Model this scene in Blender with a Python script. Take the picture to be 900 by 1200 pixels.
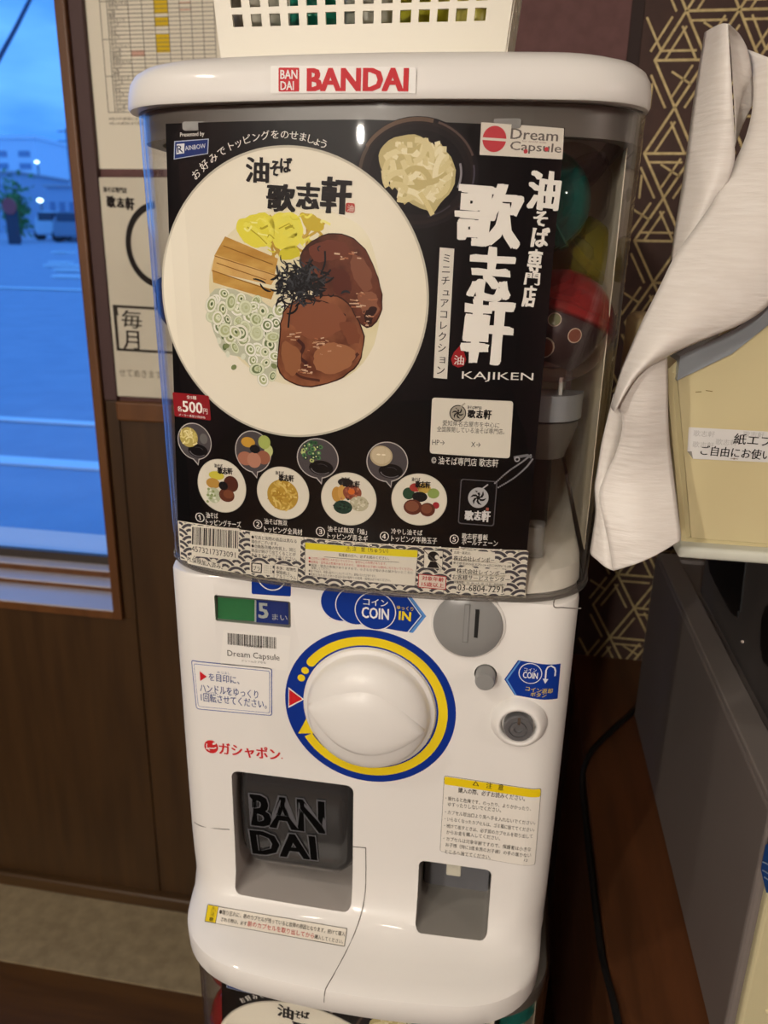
import bpy, bmesh, math, random
from mathutils import Vector, Matrix, noise

SC = bpy.context.scene
COL = SC.collection
for o in list(bpy.data.objects):
    bpy.data.objects.remove(o)

# ------------------------------------------------------------------ camera
CAM = Vector((0.096, -0.5, 1.2))
FPX = 915.0
PIT, YAW, ROL = map(math.radians, (18.2, 9.3, 1.2))
FW = Vector((-math.sin(YAW) * math.cos(PIT), math.cos(YAW) * math.cos(PIT), -math.sin(PIT)))
_rt = Vector((math.cos(YAW), math.sin(YAW), 0))
_up = _rt.cross(FW)
RT = math.cos(ROL) * _rt + math.sin(ROL) * _up
UP = -math.sin(ROL) * _rt + math.cos(ROL) * _up
cam_data = bpy.data.cameras.new('camera')
cam = bpy.data.objects.new('camera', cam_data)
COL.objects.link(cam)
cam.matrix_world = Matrix(((RT.x, UP.x, -FW.x, CAM.x), (RT.y, UP.y, -FW.y, CAM.y), (RT.z, UP.z, -FW.z, CAM.z), (0, 0, 0, 1)))
cam_data.sensor_fit = 'VERTICAL'
cam_data.sensor_height = 36.0
cam_data.lens = FPX / 1200 * 36.0
cam_data.clip_start = 0.02
cam_data.clip_end = 500
cam_data.dof.use_dof = True
cam_data.dof.focus_distance = 0.5
cam_data.dof.aperture_fstop = 10.0
SC.camera = cam

# ------------------------------------------------------------------ colour management
SC.view_settings.view_transform = 'Standard'
SC.view_settings.look = 'None'
SC.view_settings.gamma = 1.0
SC.view_settings.use_curve_mapping = False
SC.view_settings.exposure = 0.0
SC.cycles.use_denoising = True
SC.cycles.transparent_max_bounces = 32
SC.cycles.max_bounces = 8
SC.cycles.sample_clamp_indirect = 4.0

# ------------------------------------------------------------------ world: dusk sky
world = bpy.data.worlds.new('dusk_sky')
SC.world = world
world.use_nodes = True
nt = world.node_tree
nt.nodes.clear()
w_out = nt.nodes.new('ShaderNodeOutputWorld')
w_bg = nt.nodes.new('ShaderNodeBackground')
w_tc = nt.nodes.new('ShaderNodeTexCoord')
w_map = nt.nodes.new('ShaderNodeMapping')
w_map.inputs['Scale'].default_value = (2.0, 2.0, 7.0)
w_noise = nt.nodes.new('ShaderNodeTexNoise')
w_noise.inputs['Scale'].default_value = 2.2
w_noise.inputs['Detail'].default_value = 5
w_ramp = nt.nodes.new('ShaderNodeValToRGB')
w_ramp.color_ramp.elements[0].position = 0.36
w_ramp.color_ramp.elements[0].color = (0.055, 0.25, 0.80, 1)
w_ramp.color_ramp.elements[1].position = 0.66
w_ramp.color_ramp.elements[1].color = (0.13, 0.43, 1.06, 1)
nt.links.new(w_tc.outputs['Generated'], w_map.inputs['Vector'])
nt.links.new(w_map.outputs['Vector'], w_noise.inputs['Vector'])
nt.links.new(w_noise.outputs['Fac'], w_ramp.inputs['Fac'])
nt.links.new(w_ramp.outputs['Color'], w_bg.inputs['Color'])
w_bg.inputs['Strength'].default_value = 1.45
nt.links.new(w_bg.outputs['Background'], w_out.inputs['Surface'])


# ------------------------------------------------------------------ ceiling downlights and added fill lights
def downlight(x, y, z, power, size=0.09, color=(1.0, 0.91, 0.79)):
    d = bpy.data.lights.new('ceiling_downlight', 'AREA')
    d.shape = 'DISK'
    d.size = size
    d.energy = power
    d.color = color
    d.spread = math.radians(150)
    o = bpy.data.objects.new('ceiling_downlight', d)
    o.location = (x, y, z)
    COL.objects.link(o)
    return o


CEIL = 2.5
def fill_lamp(x, y, z, power, color=(1.0, 0.915, 0.80)):  # bare point light added for frontal and side fill, no fixture
    d = bpy.data.lights.new('fill_light', 'POINT')
    d.shadow_soft_size = 0.04
    d.energy = power
    d.color = color
    o = bpy.data.objects.new('fill_light', d)
    o.location = (x, y, z)
    COL.objects.link(o)


downlight(-0.50, -1.25, CEIL - 0.03, 3)
downlight(-0.15, -1.55, CEIL - 0.03, 3)

downlight(-1.00, -0.90, CEIL - 0.03, 6)
fill_lamp(-1.2, -2.7, 1.85, 88)
fill_lamp(-0.45, -3.1, 1.85, 92)
fill_lamp(1.9, -0.9, 1.85, 20)
fill_lamp(-0.9, -4.3, 1.85, 95)


# ------------------------------------------------------------------ helpers: pixels of the photo to points on real planes
def ray(px, py):
    return RT * ((px - 450) / FPX) - UP * ((py - 600) / FPX) + FW


def at(px, py, Y):
    d = ray(px, py)
    return CAM + d * ((Y - CAM.y) / d.y)


def onz(px, py, Z):
    d = ray(px, py)
    return CAM + d * ((Z - CAM.z) / d.z)


def onx(px, py, X):
    d = ray(px, py)
    return CAM + d * ((X - CAM.x) / d.x)


def srgb(h):
    if isinstance(h, str):
        h = h.lstrip('#')
        c = [int(h[i:i + 2], 16) / 255 for i in (0, 2, 4)]
    else:
        c = h
    return tuple(x / 12.92 if x <= 0.04045 else ((x + 0.055) / 1.055) ** 2.4 for x in c) + (1.0,)


MATS = {}


def mat(name, color, rough=0.5, metal=0.0, spec=0.5, noise_amt=0.0, noise_scale=40.0, color2=None, bump=0.0, stretch=None, coat=0.0, emit=None):
    if name in MATS:
        return MATS[name]
    m = bpy.data.materials.new(name)
    m.use_nodes = True
    t = m.node_tree
    b = t.nodes['Principled BSDF']
    b.inputs['Base Color'].default_value = srgb(color)
    b.inputs['Roughness'].default_value = rough
    b.inputs['Metallic'].default_value = metal
    b.inputs['Specular IOR Level'].default_value = spec
    b.inputs['Coat Weight'].default_value = coat
    b.inputs['Coat Roughness'].default_value = 0.03
    if emit:
        b.inputs['Emission Color'].default_value = srgb(emit[0])
        b.inputs['Emission Strength'].default_value = emit[1]
    if color2 or bump:
        tc = t.nodes.new('ShaderNodeTexCoord')
        mp = t.nodes.new('ShaderNodeMapping')
        if stretch:
            mp.inputs['Scale'].default_value = stretch
        nz = t.nodes.new('ShaderNodeTexNoise')
        nz.inputs['Scale'].default_value = noise_scale
        nz.inputs['Detail'].default_value = 6
        t.links.new(tc.outputs['Object'], mp.inputs['Vector'])
        t.links.new(mp.outputs['Vector'], nz.inputs['Vector'])
        if color2:
            rp = t.nodes.new('ShaderNodeValToRGB')
            rp.color_ramp.elements[0].position = 0.32
            rp.color_ramp.elements[1].position = 0.68
            rp.color_ramp.elements[0].color = srgb(color)
            rp.color_ramp.elements[1].color = srgb(color2)
            t.links.new(nz.outputs['Fac'], rp.inputs['Fac'])
            t.links.new(rp.outputs['Color'], b.inputs['Base Color'])
        if bump:
            bp = t.nodes.new('ShaderNodeBump')
            bp.inputs['Strength'].default_value = bump
            bp.inputs['Distance'].default_value = 0.002
            t.links.new(nz.outputs['Fac'], bp.inputs['Height'])
            t.links.new(bp.outputs['Normal'], b.inputs['Normal'])
    MATS[name] = m
    return m


def clear_mat(name, tint=(1, 1, 1), gloss_rough=0.03, edge_tint=None, ior=1.45, opacity=0.0, body=(0.8, 0.8, 0.8)):
    """Thin clear plastic or glass: transparent with a Fresnel gloss and, if asked, a little cloudiness."""
    if name in MATS:
        return MATS[name]
    m = bpy.data.materials.new(name)
    m.use_nodes = True
    t = m.node_tree
    t.nodes.clear()
    out = t.nodes.new('ShaderNodeOutputMaterial')
    tr = t.nodes.new('ShaderNodeBsdfTransparent')
    gl = t.nodes.new('ShaderNodeBsdfGlossy')
    gl.inputs['Roughness'].default_value = gloss_rough
    gl.inputs['Color'].default_value = (1, 1, 1, 1)
    geo = t.nodes.new('ShaderNodeNewGeometry')
    dot = t.nodes.new('ShaderNodeVectorMath')
    dot.operation = 'DOT_PRODUCT'
    t.links.new(geo.outputs['Incoming'], dot.inputs[0])
    t.links.new(geo.outputs['Normal'], dot.inputs[1])

    def mth(op, a, b=None):
        n_ = t.nodes.new('ShaderNodeMath')
        n_.operation = op
        for k_, v_ in enumerate((a, b)):
            if v_ is None:
                continue
            if isinstance(v_, (int, float)):
                n_.inputs[k_].default_value = v_
            else:
                t.links.new(v_, n_.inputs[k_])
        return n_.outputs[0]
    facing = mth('SUBTRACT', 1.0, mth('ABSOLUTE', dot.outputs['Value']))
    f0 = ((ior - 1) / (ior + 1)) ** 2
    fr_out = mth('ADD', f0, mth('MULTIPLY', 1 - f0, mth('POWER', facing, 5.0)))
    mx = t.nodes.new('ShaderNodeMixShader')
    if edge_tint:
        mc = t.nodes.new('ShaderNodeMix')
        mc.data_type = 'RGBA'
        mc.inputs[6].default_value = tuple(tint) + (1,)
        mc.inputs[7].default_value = tuple(edge_tint) + (1,)
        t.links.new(mth('POWER', facing, 3.0), mc.inputs[0])
        t.links.new(mc.outputs[2], tr.inputs['Color'])
    else:
        tr.inputs['Color'].default_value = tuple(tint) + (1,)
    base = tr.outputs[0]
    if opacity > 0:
        df = t.nodes.new('ShaderNodeBsdfDiffuse')
        df.inputs['Color'].default_value = tuple(body) + (1,)
        m2 = t.nodes.new('ShaderNodeMixShader')
        m2.inputs['Fac'].default_value = opacity
        t.links.new(tr.outputs[0], m2.inputs[1])
        t.links.new(df.outputs[0], m2.inputs[2])
        base = m2.outputs[0]
    t.links.new(fr_out, mx.inputs['Fac'])
    t.links.new(base, mx.inputs[1])
    t.links.new(gl.outputs[0], mx.inputs[2])
    t.links.new(mx.outputs[0], out.inputs['Surface'])
    MATS[name] = m
    return m


def wood(name, c1, c2, rough=0.45, scale=6.0, axis='Z'):
    st = {'Z': (9, 9, 0.8), 'X': (0.8, 9, 9), 'Y': (9, 0.8, 9)}[axis]
    return mat(name, c1, rough, color2=c2, noise_scale=scale, stretch=st, bump=0.12)


def ink(hexcol, rough=0.42):
    return mat('print_' + hexcol.lstrip('#'), hexcol, rough, spec=0.12)


def link(name, me, mats=(), parent=None, smooth=None):
    for m in mats:
        me.materials.append(m)
    if smooth is not None:
        for p in me.polygons:
            p.use_smooth = True
        me.set_sharp_from_angle(angle=math.radians(smooth))
    o = bpy.data.objects.new(name, me)
    COL.objects.link(o)
    if parent:
        o.parent = parent
    return o


def from_bm(name, bm, m, parent=None, smooth=None, recalc=True):
    if recalc:
        bmesh.ops.recalc_face_normals(bm, faces=bm.faces[:])
    me = bpy.data.meshes.new(name)
    bm.to_mesh(me)
    bm.free()
    return link(name, me, m if isinstance(m, (list, tuple)) else [m], parent, smooth)


def tag(o, label=None, cat=None, group=None, kind=None):
    if label:
        o['label'] = label
    if cat:
        o['category'] = cat
    if group:
        o['group'] = group
    if kind:
        o['kind'] = kind
    return o


def thing(name, loc, label, cat, group=None):
    """An Empty at the thing's base; parts keep world coordinates through a parent inverse."""
    o = bpy.data.objects.new(name, None)
    o.empty_display_size = 0.05
    o.location = loc
    COL.objects.link(o)
    return tag(o, label, cat, group)


def adopt(child, root):
    child.parent = root
    child.matrix_parent_inverse = Matrix.Translation(-Vector(root.location))
    return child


def part(name, bm, m, root, smooth=None, label=None):
    o = from_bm(name, bm, m, None, smooth)
    adopt(o, root)
    if label:
        o['label'] = label
    return o


def subpart(name, bm, m, par, smooth=None, label=None):
    o = from_bm(name, bm, m, None, smooth)
    o.parent = par
    if label:
        o['label'] = label
    return o


def add_box(bm, x0, x1, y0, y1, z0, z1, bevel=0.0, seg=3, mi=0):
    vs = [bm.verts.new((x, y, z)) for x in (x0, x1) for y in (y0, y1) for z in (z0, z1)]
    idx = [(0, 1, 3, 2), (4, 6, 7, 5), (0, 4, 5, 1), (2, 3, 7, 6), (0, 2, 6, 4), (1, 5, 7, 3)]
    fs = [bm.faces.new([vs[i] for i in f]) for f in idx]
    for f in fs:  # rim band, shade under the paper put into its blue-grey
        f.material_index = mi
    if bevel > 0:
        es = list({e for f in fs for e in f.edges})
        r = bmesh.ops.bevel(bm, geom=es, offset=bevel, segments=seg, profile=0.5, affect='EDGES')
        for f in r['faces']:
            f.material_index = mi
    return bm


def box_bm(*a, **k):
    return add_box(bmesh.new(), *a, **k)


def add_prism(bm, pts, d):
    """closed polygon of 3-D points pushed along vector d"""
    a = [bm.verts.new(p) for p in pts]
    b = [bm.verts.new(Vector(p) + Vector(d)) for p in pts]
    bm.faces.new(a)
    bm.faces.new(b[::-1])
    n = len(a)
    for i in range(n):
        bm.faces.new((a[i], b[i], b[(i + 1) % n], a[(i + 1) % n]))


def add_tube(bm, pts, r, seg=8, closed_ends=True):
    pts = [Vector(p) for p in pts]
    rings = []
    up = Vector((0, 0, 1))
    for i, p in enumerate(pts):
        t = (pts[min(i + 1, len(pts) - 1)] - pts[max(i - 1, 0)]).normalized()
        a = t.cross(up)
        if a.length < 1e-3:
            a = t.cross(Vector((1, 0, 0)))
        a.normalize()
        b = t.cross(a).normalized()
        rr = r[i] if isinstance(r, (list, tuple)) else r
        rings.append([bm.verts.new(p + rr * (math.cos(2 * math.pi * k / seg) * a + math.sin(2 * math.pi * k / seg) * b)) for k in range(seg)])
    for i in range(len(rings) - 1):
        for k in range(seg):
            bm.faces.new((rings[i][k], rings[i][(k + 1) % seg], rings[i + 1][(k + 1) % seg], rings[i + 1][k]))
    if closed_ends:
        bm.faces.new(rings[0][::-1])
        bm.faces.new(rings[-1])


def add_lathe(bm, prof, c, axis='y', seg=48, sx=1.0, sz=1.0):
    """prof: list of (radius, depth). axis y: depth along -Y (towards the viewer)."""
    rings = []
    for r, d in prof:
        ring = []
        for k in range(seg):
            a = 2 * math.pi * k / seg
            if axis == 'y':
                p = (c[0] + r * math.cos(a) * sx, c[1] - d, c[2] + r * math.sin(a) * sz)
            else:
                p = (c[0] + r * math.cos(a) * sx, c[1] + r * math.sin(a) * sz, c[2] + d)
            ring.append(bm.verts.new(p))
        rings.append(ring)
    for i in range(len(rings) - 1):
        for k in range(seg):
            bm.faces.new((rings[i][k], rings[i][(k + 1) % seg], rings[i + 1][(k + 1) % seg], rings[i + 1][k]))
    bm.faces.new(rings[0])
    bm.faces.new(rings[-1])


def spline(pts, n):
    """Catmull-Rom through points"""
    P = [Vector(p) for p in pts]
    P = [P[0] * 2 - P[1]] + P + [P[-1] * 2 - P[-2]]
    out = []
    m = len(P) - 3
    for i in range(n):
        s = i / (n - 1) * m
        k = min(int(s), m - 1)
        t = s - k
        a, b, c, d = P[k:k + 4]
        out.append(0.5 * ((2 * b) + (c - a) * t + (2 * a - 5 * b + 4 * c - d) * t * t + (3 * b - a - 3 * c + d) * t ** 3))
    return out


def solid(o, thick, offset=0):
    md = o.modifiers.new('thickness', 'SOLIDIFY')
    md.thickness = thick
    md.offset = offset
    return o


def bake(o):
    dg = bpy.context.evaluated_depsgraph_get()
    me = bpy.data.meshes.new_from_object(o.evaluated_get(dg))
    o.modifiers.clear()
    o.data = me


# ------------------------------------------------------------------ lettering
_TC = {}


def glyph_mesh(s, bold=0.0, shear=0.0):
    key = (s, bold, shear)
    if key in _TC:
        return _TC[key]
    cu = bpy.data.curves.new('lettering', 'FONT')
    cu.body = s
    cu.offset = bold
    cu.shear = shear
    cu.resolution_u = 2
    o = bpy.data.objects.new('lettering', cu)
    me = bpy.data.meshes.new_from_object(o)
    vs = [(v.co.x, v.co.y) for v in me.vertices]
    fs = [tuple(p.vertices) for p in me.polygons]
    bpy.data.objects.remove(o)
    bpy.data.curves.remove(cu)
    bpy.data.meshes.remove(me)
    _TC[key] = (vs, fs)
    return _TC[key]


class Sheet:
    """Flat printed matter on a surface Y = Y0 + k*X*X (k = 0: a plane); everything is laid out in metres (X, Z) of that surface.
    px() turns a photo position into a place on it."""

    def __init__(self, Y0, k=0.0, step=0.00008):
        self.Y0, self.k, self.step = Y0, k, step
        self.reset()

    def reset(self):
        self.bm = bmesh.new()
        self.tl = self.bm.faces.layers.int.new('glyph')
        self.mats = []

    wrap = None

    def surf(self, x):
        y = self.Y0 + self.k * x * x
        if self.wrap and abs(x) > self.wrap[0]:
            u = min(1.0, (abs(x) - self.wrap[0]) / self.wrap[1])
            y += self.wrap[1] * (1 - math.sqrt(1 - u * u)) * .92
        return y

    def knots(self):
        ks = [j * 0.0142 + 0.0011 for j in range(-11, 12)]
        if self.wrap:
            ks = [k_ for k_ in ks if abs(k_) < .126] + [s_ * (.1262 + .0025 * j) for j in range(10) for s_ in (-1, 1)]
        return sorted(ks)

    def bow(self, x):
        """the surface as the sliced sheets follow it: straight between neighbouring knots"""
        ks = self.knots()
        if x <= ks[0] or x >= ks[-1]:
            return self.surf(x)
        for a, b in zip(ks, ks[1:]):
            if a <= x <= b:
                t = (x - a) / (b - a)
                return self.surf(a) * (1 - t) + self.surf(b) * t

    def px(self, x, y):
        Y = self.Y0
        for _ in range(4):
            p = at(x, y, Y)
            Y = self.surf(p.x)
        return Vector((p.x, p.z))

    def mi(self, m):
        if isinstance(m, str):
            m = ink(m)
        if m not in self.mats:
            self.mats.append(m)
        return self.mats.index(m)

    def poly(self, pts, m, layer=1):
        """pts in metres"""
        i = self.mi(m)
        vs = [self.bm.verts.new((p[0], -layer * self.step, p[1])) for p in pts]
        f = self.bm.faces.new(vs)
        f.material_index = i

    def ppoly(self, pts, m, layer=1):
        self.poly([self.px(*p) for p in pts], m, layer)

    def ell(self, c, rx, rz, m, layer=1, n=40, rot=0.0):
        self.poly([(c[0] + rx * math.cos(a) * math.cos(rot) - rz * math.sin(a) * math.sin(rot), c[1] + rx * math.cos(a) * math.sin(rot) + rz * math.sin(a) * math.cos(rot)) for a in [2 * math.pi * k / n for k in range(n)]], m, layer)

    def ring(self, c, r0, r1, m, layer=1, a0=0.0, a1=360.0, n=48, sz=1.0):
        i = self.mi(m)
        P = []
        for k in range(n + 1):
            a = math.radians(a0 + (a1 - a0) * k / n)
            P.append([self.bm.verts.new((c[0] + r * math.cos(a), -layer * self.step, c[1] + sz * r * math.sin(a))) for r in (r0, r1)])
        for k in range(n):
            f = self.bm.faces.new((P[k][0], P[k][1], P[k + 1][1], P[k + 1][0]))
            f.material_index = i

    def line(self, pts, w, m, layer=1):
        """polyline of metres with width w"""
        i = self.mi(m)
        pts = [Vector((p[0], p[1])) for p in pts]
        rows = []
        for j, p in enumerate(pts):
            t = (pts[min(j + 1, len(pts) - 1)] - pts[max(j - 1, 0)]).normalized()
            nrm = Vector((-t.y, t.x)) * (w if not isinstance(w, (list, tuple)) else w[j]) / 2
            rows.append([self.bm.verts.new((q.x, -layer * self.step, q.y)) for q in (p + nrm, p - nrm)])
        for j in range(len(rows) - 1):
            f = self.bm.faces.new((rows[j][0], rows[j][1], rows[j + 1][1], rows[j + 1][0]))
            f.material_index = i

    def rrect_pts(self, quad, r, n=5):
        """quad: four metre corners tl,tr,br,bl"""
        out = []
        Q = [Vector(q) for q in quad]
        for i in range(4):
            c = Q[i]
            a = (Q[i - 1] - c)
            b = (Q[(i + 1) % 4] - c)
            ra = min(r, a.length * .45)
            rb = min(r, b.length * .45)
            p0 = c + a.normalized() * ra
            p1 = c + b.normalized() * rb
            for k in range(n + 1):
                t = k / n
                out.append((1 - t) ** 2 * p0 + 2 * t * (1 - t) * c + t * t * p1)
        return out

    def rrect(self, quad_px, r, m, layer=1, border=None, bw=0.0006):
        q = [self.px(*p) for p in quad_px]
        pts = self.rrect_pts(q, r)
        if border:
            self.poly(pts, border, layer)
            c = sum(q, Vector((0, 0))) / 4
            q2 = []
            for i in range(4):
                a = (q[i - 1] - q[i]).normalized()
                b = (q[(i + 1) % 4] - q[i]).normalized()
                q2.append(q[i] + (a + b) * bw)
            self.poly(self.rrect_pts(q2, max(r - bw, 0.0002)), m, layer + 1)
        else:
            self.poly(pts, m, layer)

    def text(self, s, bl, br, h, m, layer=3, bold=0.0, shear=0.0, wob=0.0):
        """ink box of s: bottom-left px, bottom-right px, height px"""
        p0 = self.px(*bl)
        p1 = self.px(*br)
        top = self.px(bl[0] - 0.02 * h, bl[1] - h)
        self.text_m(s, p0, p1, (top - p0).length, m, layer, bold, shear, wob)

    def text_m(self, s, p0, p1, hm, m, layer=3, bold=0.0, shear=0.0, wob=0.0):
        vs, fs = glyph_mesh(s, 0.0, shear)
        if not vs:
            return
        x0 = min(v[0] for v in vs)
        x1 = max(v[0] for v in vs)
        y0 = min(v[1] for v in vs)
        y1 = max(v[1] for v in vs)
        ex = Vector(p1) - Vector(p0)
        w = ex.length
        ex = ex.normalized()
        ey = Vector((-ex.y, ex.x))
        em = min(hm / max(y1 - y0, 1e-6), w / max(x1 - x0, 1e-6) * 1.3)
        i = self.mi(m)
        b = bold * em
        if bold < .006:
            offs = [(0, 0)]
        elif bold < .018:
            offs = [(-b, 0), (b, 0)]
        else:
            offs = [(-b, -b * .5), (b, -b * .5), (-b, b * .5), (b, b * .5)]
            if bold > .028:
                offs = [(dx * b, dy * b * .5) for dx in (-1, -.33, .33, 1) for dy in (-1, 0, 1)]
        many = len(offs) > 1
        ww, hh = max(w - 2 * b * many, w * .5), max(hm - b * (len(offs) > 2), hm * .5)
        for kk, (dx, dy) in enumerate(offs):
            nv = []
            for v in vs:
                q = Vector(p0) + ex * ((v[0] - x0) / max(x1 - x0, 1e-6) * ww + dx + b * many) + ey * ((v[1] - y0) / max(y1 - y0, 1e-6) * hh + dy + b * .5 * (len(offs) > 2))
                if wob:
                    n = noise.noise_vector(Vector((q.x * 260, q.y * 260, 1.7)))
                    n2 = noise.noise_vector(Vector((q.x * 700, q.y * 700, 4.1)))
                    q += Vector((n.x, n.y)) * wob + Vector((n2.x, n2.y)) * wob * .5
                nv.append(self.bm.verts.new((q.x, -(layer + kk * .07) * self.step, q.y)))
            for f in fs:
                try:
                    ff = self.bm.faces.new([nv[k] for k in f])
                    ff.material_index = i
                    ff[self.tl] = 1
                except ValueError:
                    pass

    def cell(self, ch, c_px, size, d, m, layer, bold=0.0):
        """one glyph at its natural proportions, centred at c_px, baseline along direction d (photo pixels)"""
        vs, fs = glyph_mesh(ch, 0.0, 0.0)
        x0, x1 = min(v[0] for v in vs), max(v[0] for v in vs)
        y0, y1 = min(v[1] for v in vs), max(v[1] for v in vs)
        d = Vector(d).normalized()
        nrm = Vector((d.y, -d.x))
        o_ = Vector(c_px) - d * size * .5 - nrm * size * .38
        bl = o_ + d * x0 * size + nrm * y0 * size
        br = o_ + d * x1 * size + nrm * y0 * size
        tl = bl + nrm * (y1 - y0) * size
        self.text_m(ch, self.px(*bl), self.px(*br), (self.px(*tl) - self.px(*bl)).length, m, layer, bold)

    def char(self, s, quad_px, m, layer=3, bold=0.0, wob=0.0, shear=0.0):
        """one glyph in a box l,t,r,b px"""
        l, t, r, b = quad_px
        self.text(s, (l, b), (r, b + (r - l) * 0.07), b - t, m, layer, bold, shear, wob)

    def emit(self, name, root, label=None, sub=False, slices=True):
        bm = self.bm
        bm.normal_update()
        bmesh.ops.triangulate(bm, faces=[f for f in bm.faces if len(f.verts) > 4])
        if (self.k or self.wrap) and slices:
            for kx in self.knots():
                fs = [f for f in bm.faces if not f[self.tl] and max(v.co.x for v in f.verts) - min(v.co.x for v in f.verts) > .0022]
                geom = list({v for f in fs for v in f.verts}) + list({e for f in fs for e in f.edges}) + fs
                bmesh.ops.bisect_plane(bm, geom=geom, plane_co=(kx, 0, 0), plane_no=(1, 0, 0))
        for v in bm.verts:
            v.co.y += self.bow(v.co.x)
        for f in bm.faces:
            f.normal_update()
            if f.normal.y > 0:
                f.normal_flip()
        me = bpy.data.meshes.new(name)
        bm.to_mesh(me)
        bm.free()
        o = link(name, me, self.mats)
        if sub:
            o.parent = root
        elif root is not None:
            adopt(o, root)
        if label:
            o['label'] = label
        self.reset()
        return o


# ------------------------------------------------------------------ the room
YW = 0.655            # face of the back wall
M_wood_dark = wood('wainscot_wood', '#38240f', '#452e15', 0.42, 5.0, 'Z')
M_wood_jamb = wood('jamb_wood', '#5a3617', '#6a421e', 0.45, 5.0, 'Z')
M_burgundy = mat('burgundy_paint', '#5a3a38', 0.75, color2='#654341', noise_scale=60, bump=0.2)
M_paper_dark = mat('wallpaper_brown', '#3d2a25', 0.8, color2='#463029', noise_scale=50, bump=0.1)
M_gold = mat('wallpaper_gold', '#cdb984', 0.5, color2='#b09a6a', noise_scale=160, metal=0.15)
M_floor = wood('floor_planks', '#3f2711', '#573919', 0.4, 4.0, 'X')
M_tile = mat('stone_tile', '#87795f', 0.6, color2='#9c8d70', noise_scale=45, bump=0.15)
M_plaster = mat('plaster', '#7d7264', 0.9, color2='#877b6c', noise_scale=8)
M_alu = mat('window_metal', '#a9aeb4', 0.3, metal=0.7)


def structure(name, bm, m, smooth=None):
    o = from_bm(name, bm, m, None, smooth)
    o['kind'] = 'structure'
    return o


FZ = -0.04
structure('floor', box_bm(-3.2, 2.0, -6.5, YW + 0.12, FZ - 0.05, FZ), M_floor)
bm = bmesh.new()
add_box(bm, -2.6, -0.25, onz(120, 1147, FZ).y, YW, FZ, FZ + 0.003)
structure('floor_tile', bm, M_tile)
# ceiling and the unseen walls
structure('ceiling', box_bm(-3.2, 2.0, -6.5, YW + 0.12, CEIL, CEIL + 0.05), M_plaster)
structure('wall_left', box_bm(-3.25, -3.2, -6.5, YW + 0.12, FZ, CEIL), M_burgundy)
structure('wall_right', box_bm(2.0, 2.05, -6.5, YW + 0.12, FZ, CEIL), M_burgundy)
structure('wall_front', box_bm(-3.2, 2.0, -6.55, -6.5, FZ, CEIL), M_burgundy)

XJ = at(70, 0, YW).x          # window opening's right edge
XJ2 = at(83, 0, YW).x
XP = at(100, 0, YW).x
ZS = at(135, 714, YW).z       # lower edge of the sill stack
ZR = at(130, 490, YW).z       # rail under the notice
ZR2 = at(130, 468, YW).z
XB = at(745, 0, YW).x
WT = 0.12
bm = bmesh.new()
add_box(bm, XP - 0.03, XB, YW, YW + WT, ZR, CEIL)
structure('wall_back', bm, M_burgundy)
structure('wall_back_papered', box_bm(XB, 2.0, YW, YW + WT, FZ, CEIL), M_paper_dark)
bm = box_bm(XP + 0.0, XB, YW - 0.004, YW + WT, FZ, ZR)
structure('wall_back_wainscot', bm, M_wood_dark)
structure('wall_back_below_window', box_bm(-3.2, XP - 0.0015, YW - 0.006, YW + WT, FZ, ZS, bevel=0.0015, seg=1), M_wood_dark)
structure('wall_back_above_window', box_bm(-3.2, XP - 0.03, YW, YW + WT, 2.2, CEIL), M_burgundy)
structure('wall_back_beside_window', box_bm(-3.2, -2.5, YW, YW + WT, ZS, 2.2), M_burgundy)
structure('trim_rail', box_bm(XP, 0.1, YW - 0.016, YW + 0.002, ZR, ZR2, bevel=0.003), M_wood_jamb)
structure('trim_burgundy_post', box_bm(XJ2, XP, YW - 0.010, YW + 0.05, ZR2, 2.3, bevel=0.002), mat('post_burgundy', '#452b29', .6))
structure('trim_wood_post', box_bm(XJ2, XP, YW - 0.008, YW + 0.05, ZS - 0.01, ZR2, bevel=0.002), M_wood_dark)
M_base = wood('baseboard_wood', '#3a2814', '#4a3319', 0.4, 5, 'X')
structure('baseboard_back', box_bm(-3.2, 0.1, YW - 0.022, YW, FZ, FZ + 0.032, bevel=0.006), M_base)
# strip of dark tile joint left of the burgundy / paper seam
structure('trim_paper_edge', box_bm(XB - 0.004, XB + 0.012, YW - 0.0015, YW + 0.01, 0.6, CEIL, bevel=0.001, seg=1), mat('edge_brown', '#2c1d1a', 0.8))

# kumiko wallpaper lines
random.seed(11)
bm = bmesh.new()
L = 0.062
tri = [Vector((L, 0)), Vector((L * .5, L * .866)), Vector((-L * .5, L * .866))]


def bar(bm, a, b, w, y):
    t = (b - a).normalized()
    n = Vector((-t.y, t.x)) * w / 2
    a = a - t * w * .3
    b = b + t * w * .3
    vs = [bm.verts.new((q.x, y, q.y)) for q in (a + n, a - n, b - n, b + n)]
    if all(XB + 0.012 < v.co.x < 1.95 for v in vs):
        bm.faces.new(vs)
    else:
        for v in vs:
            bm.verts.remove(v)


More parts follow.
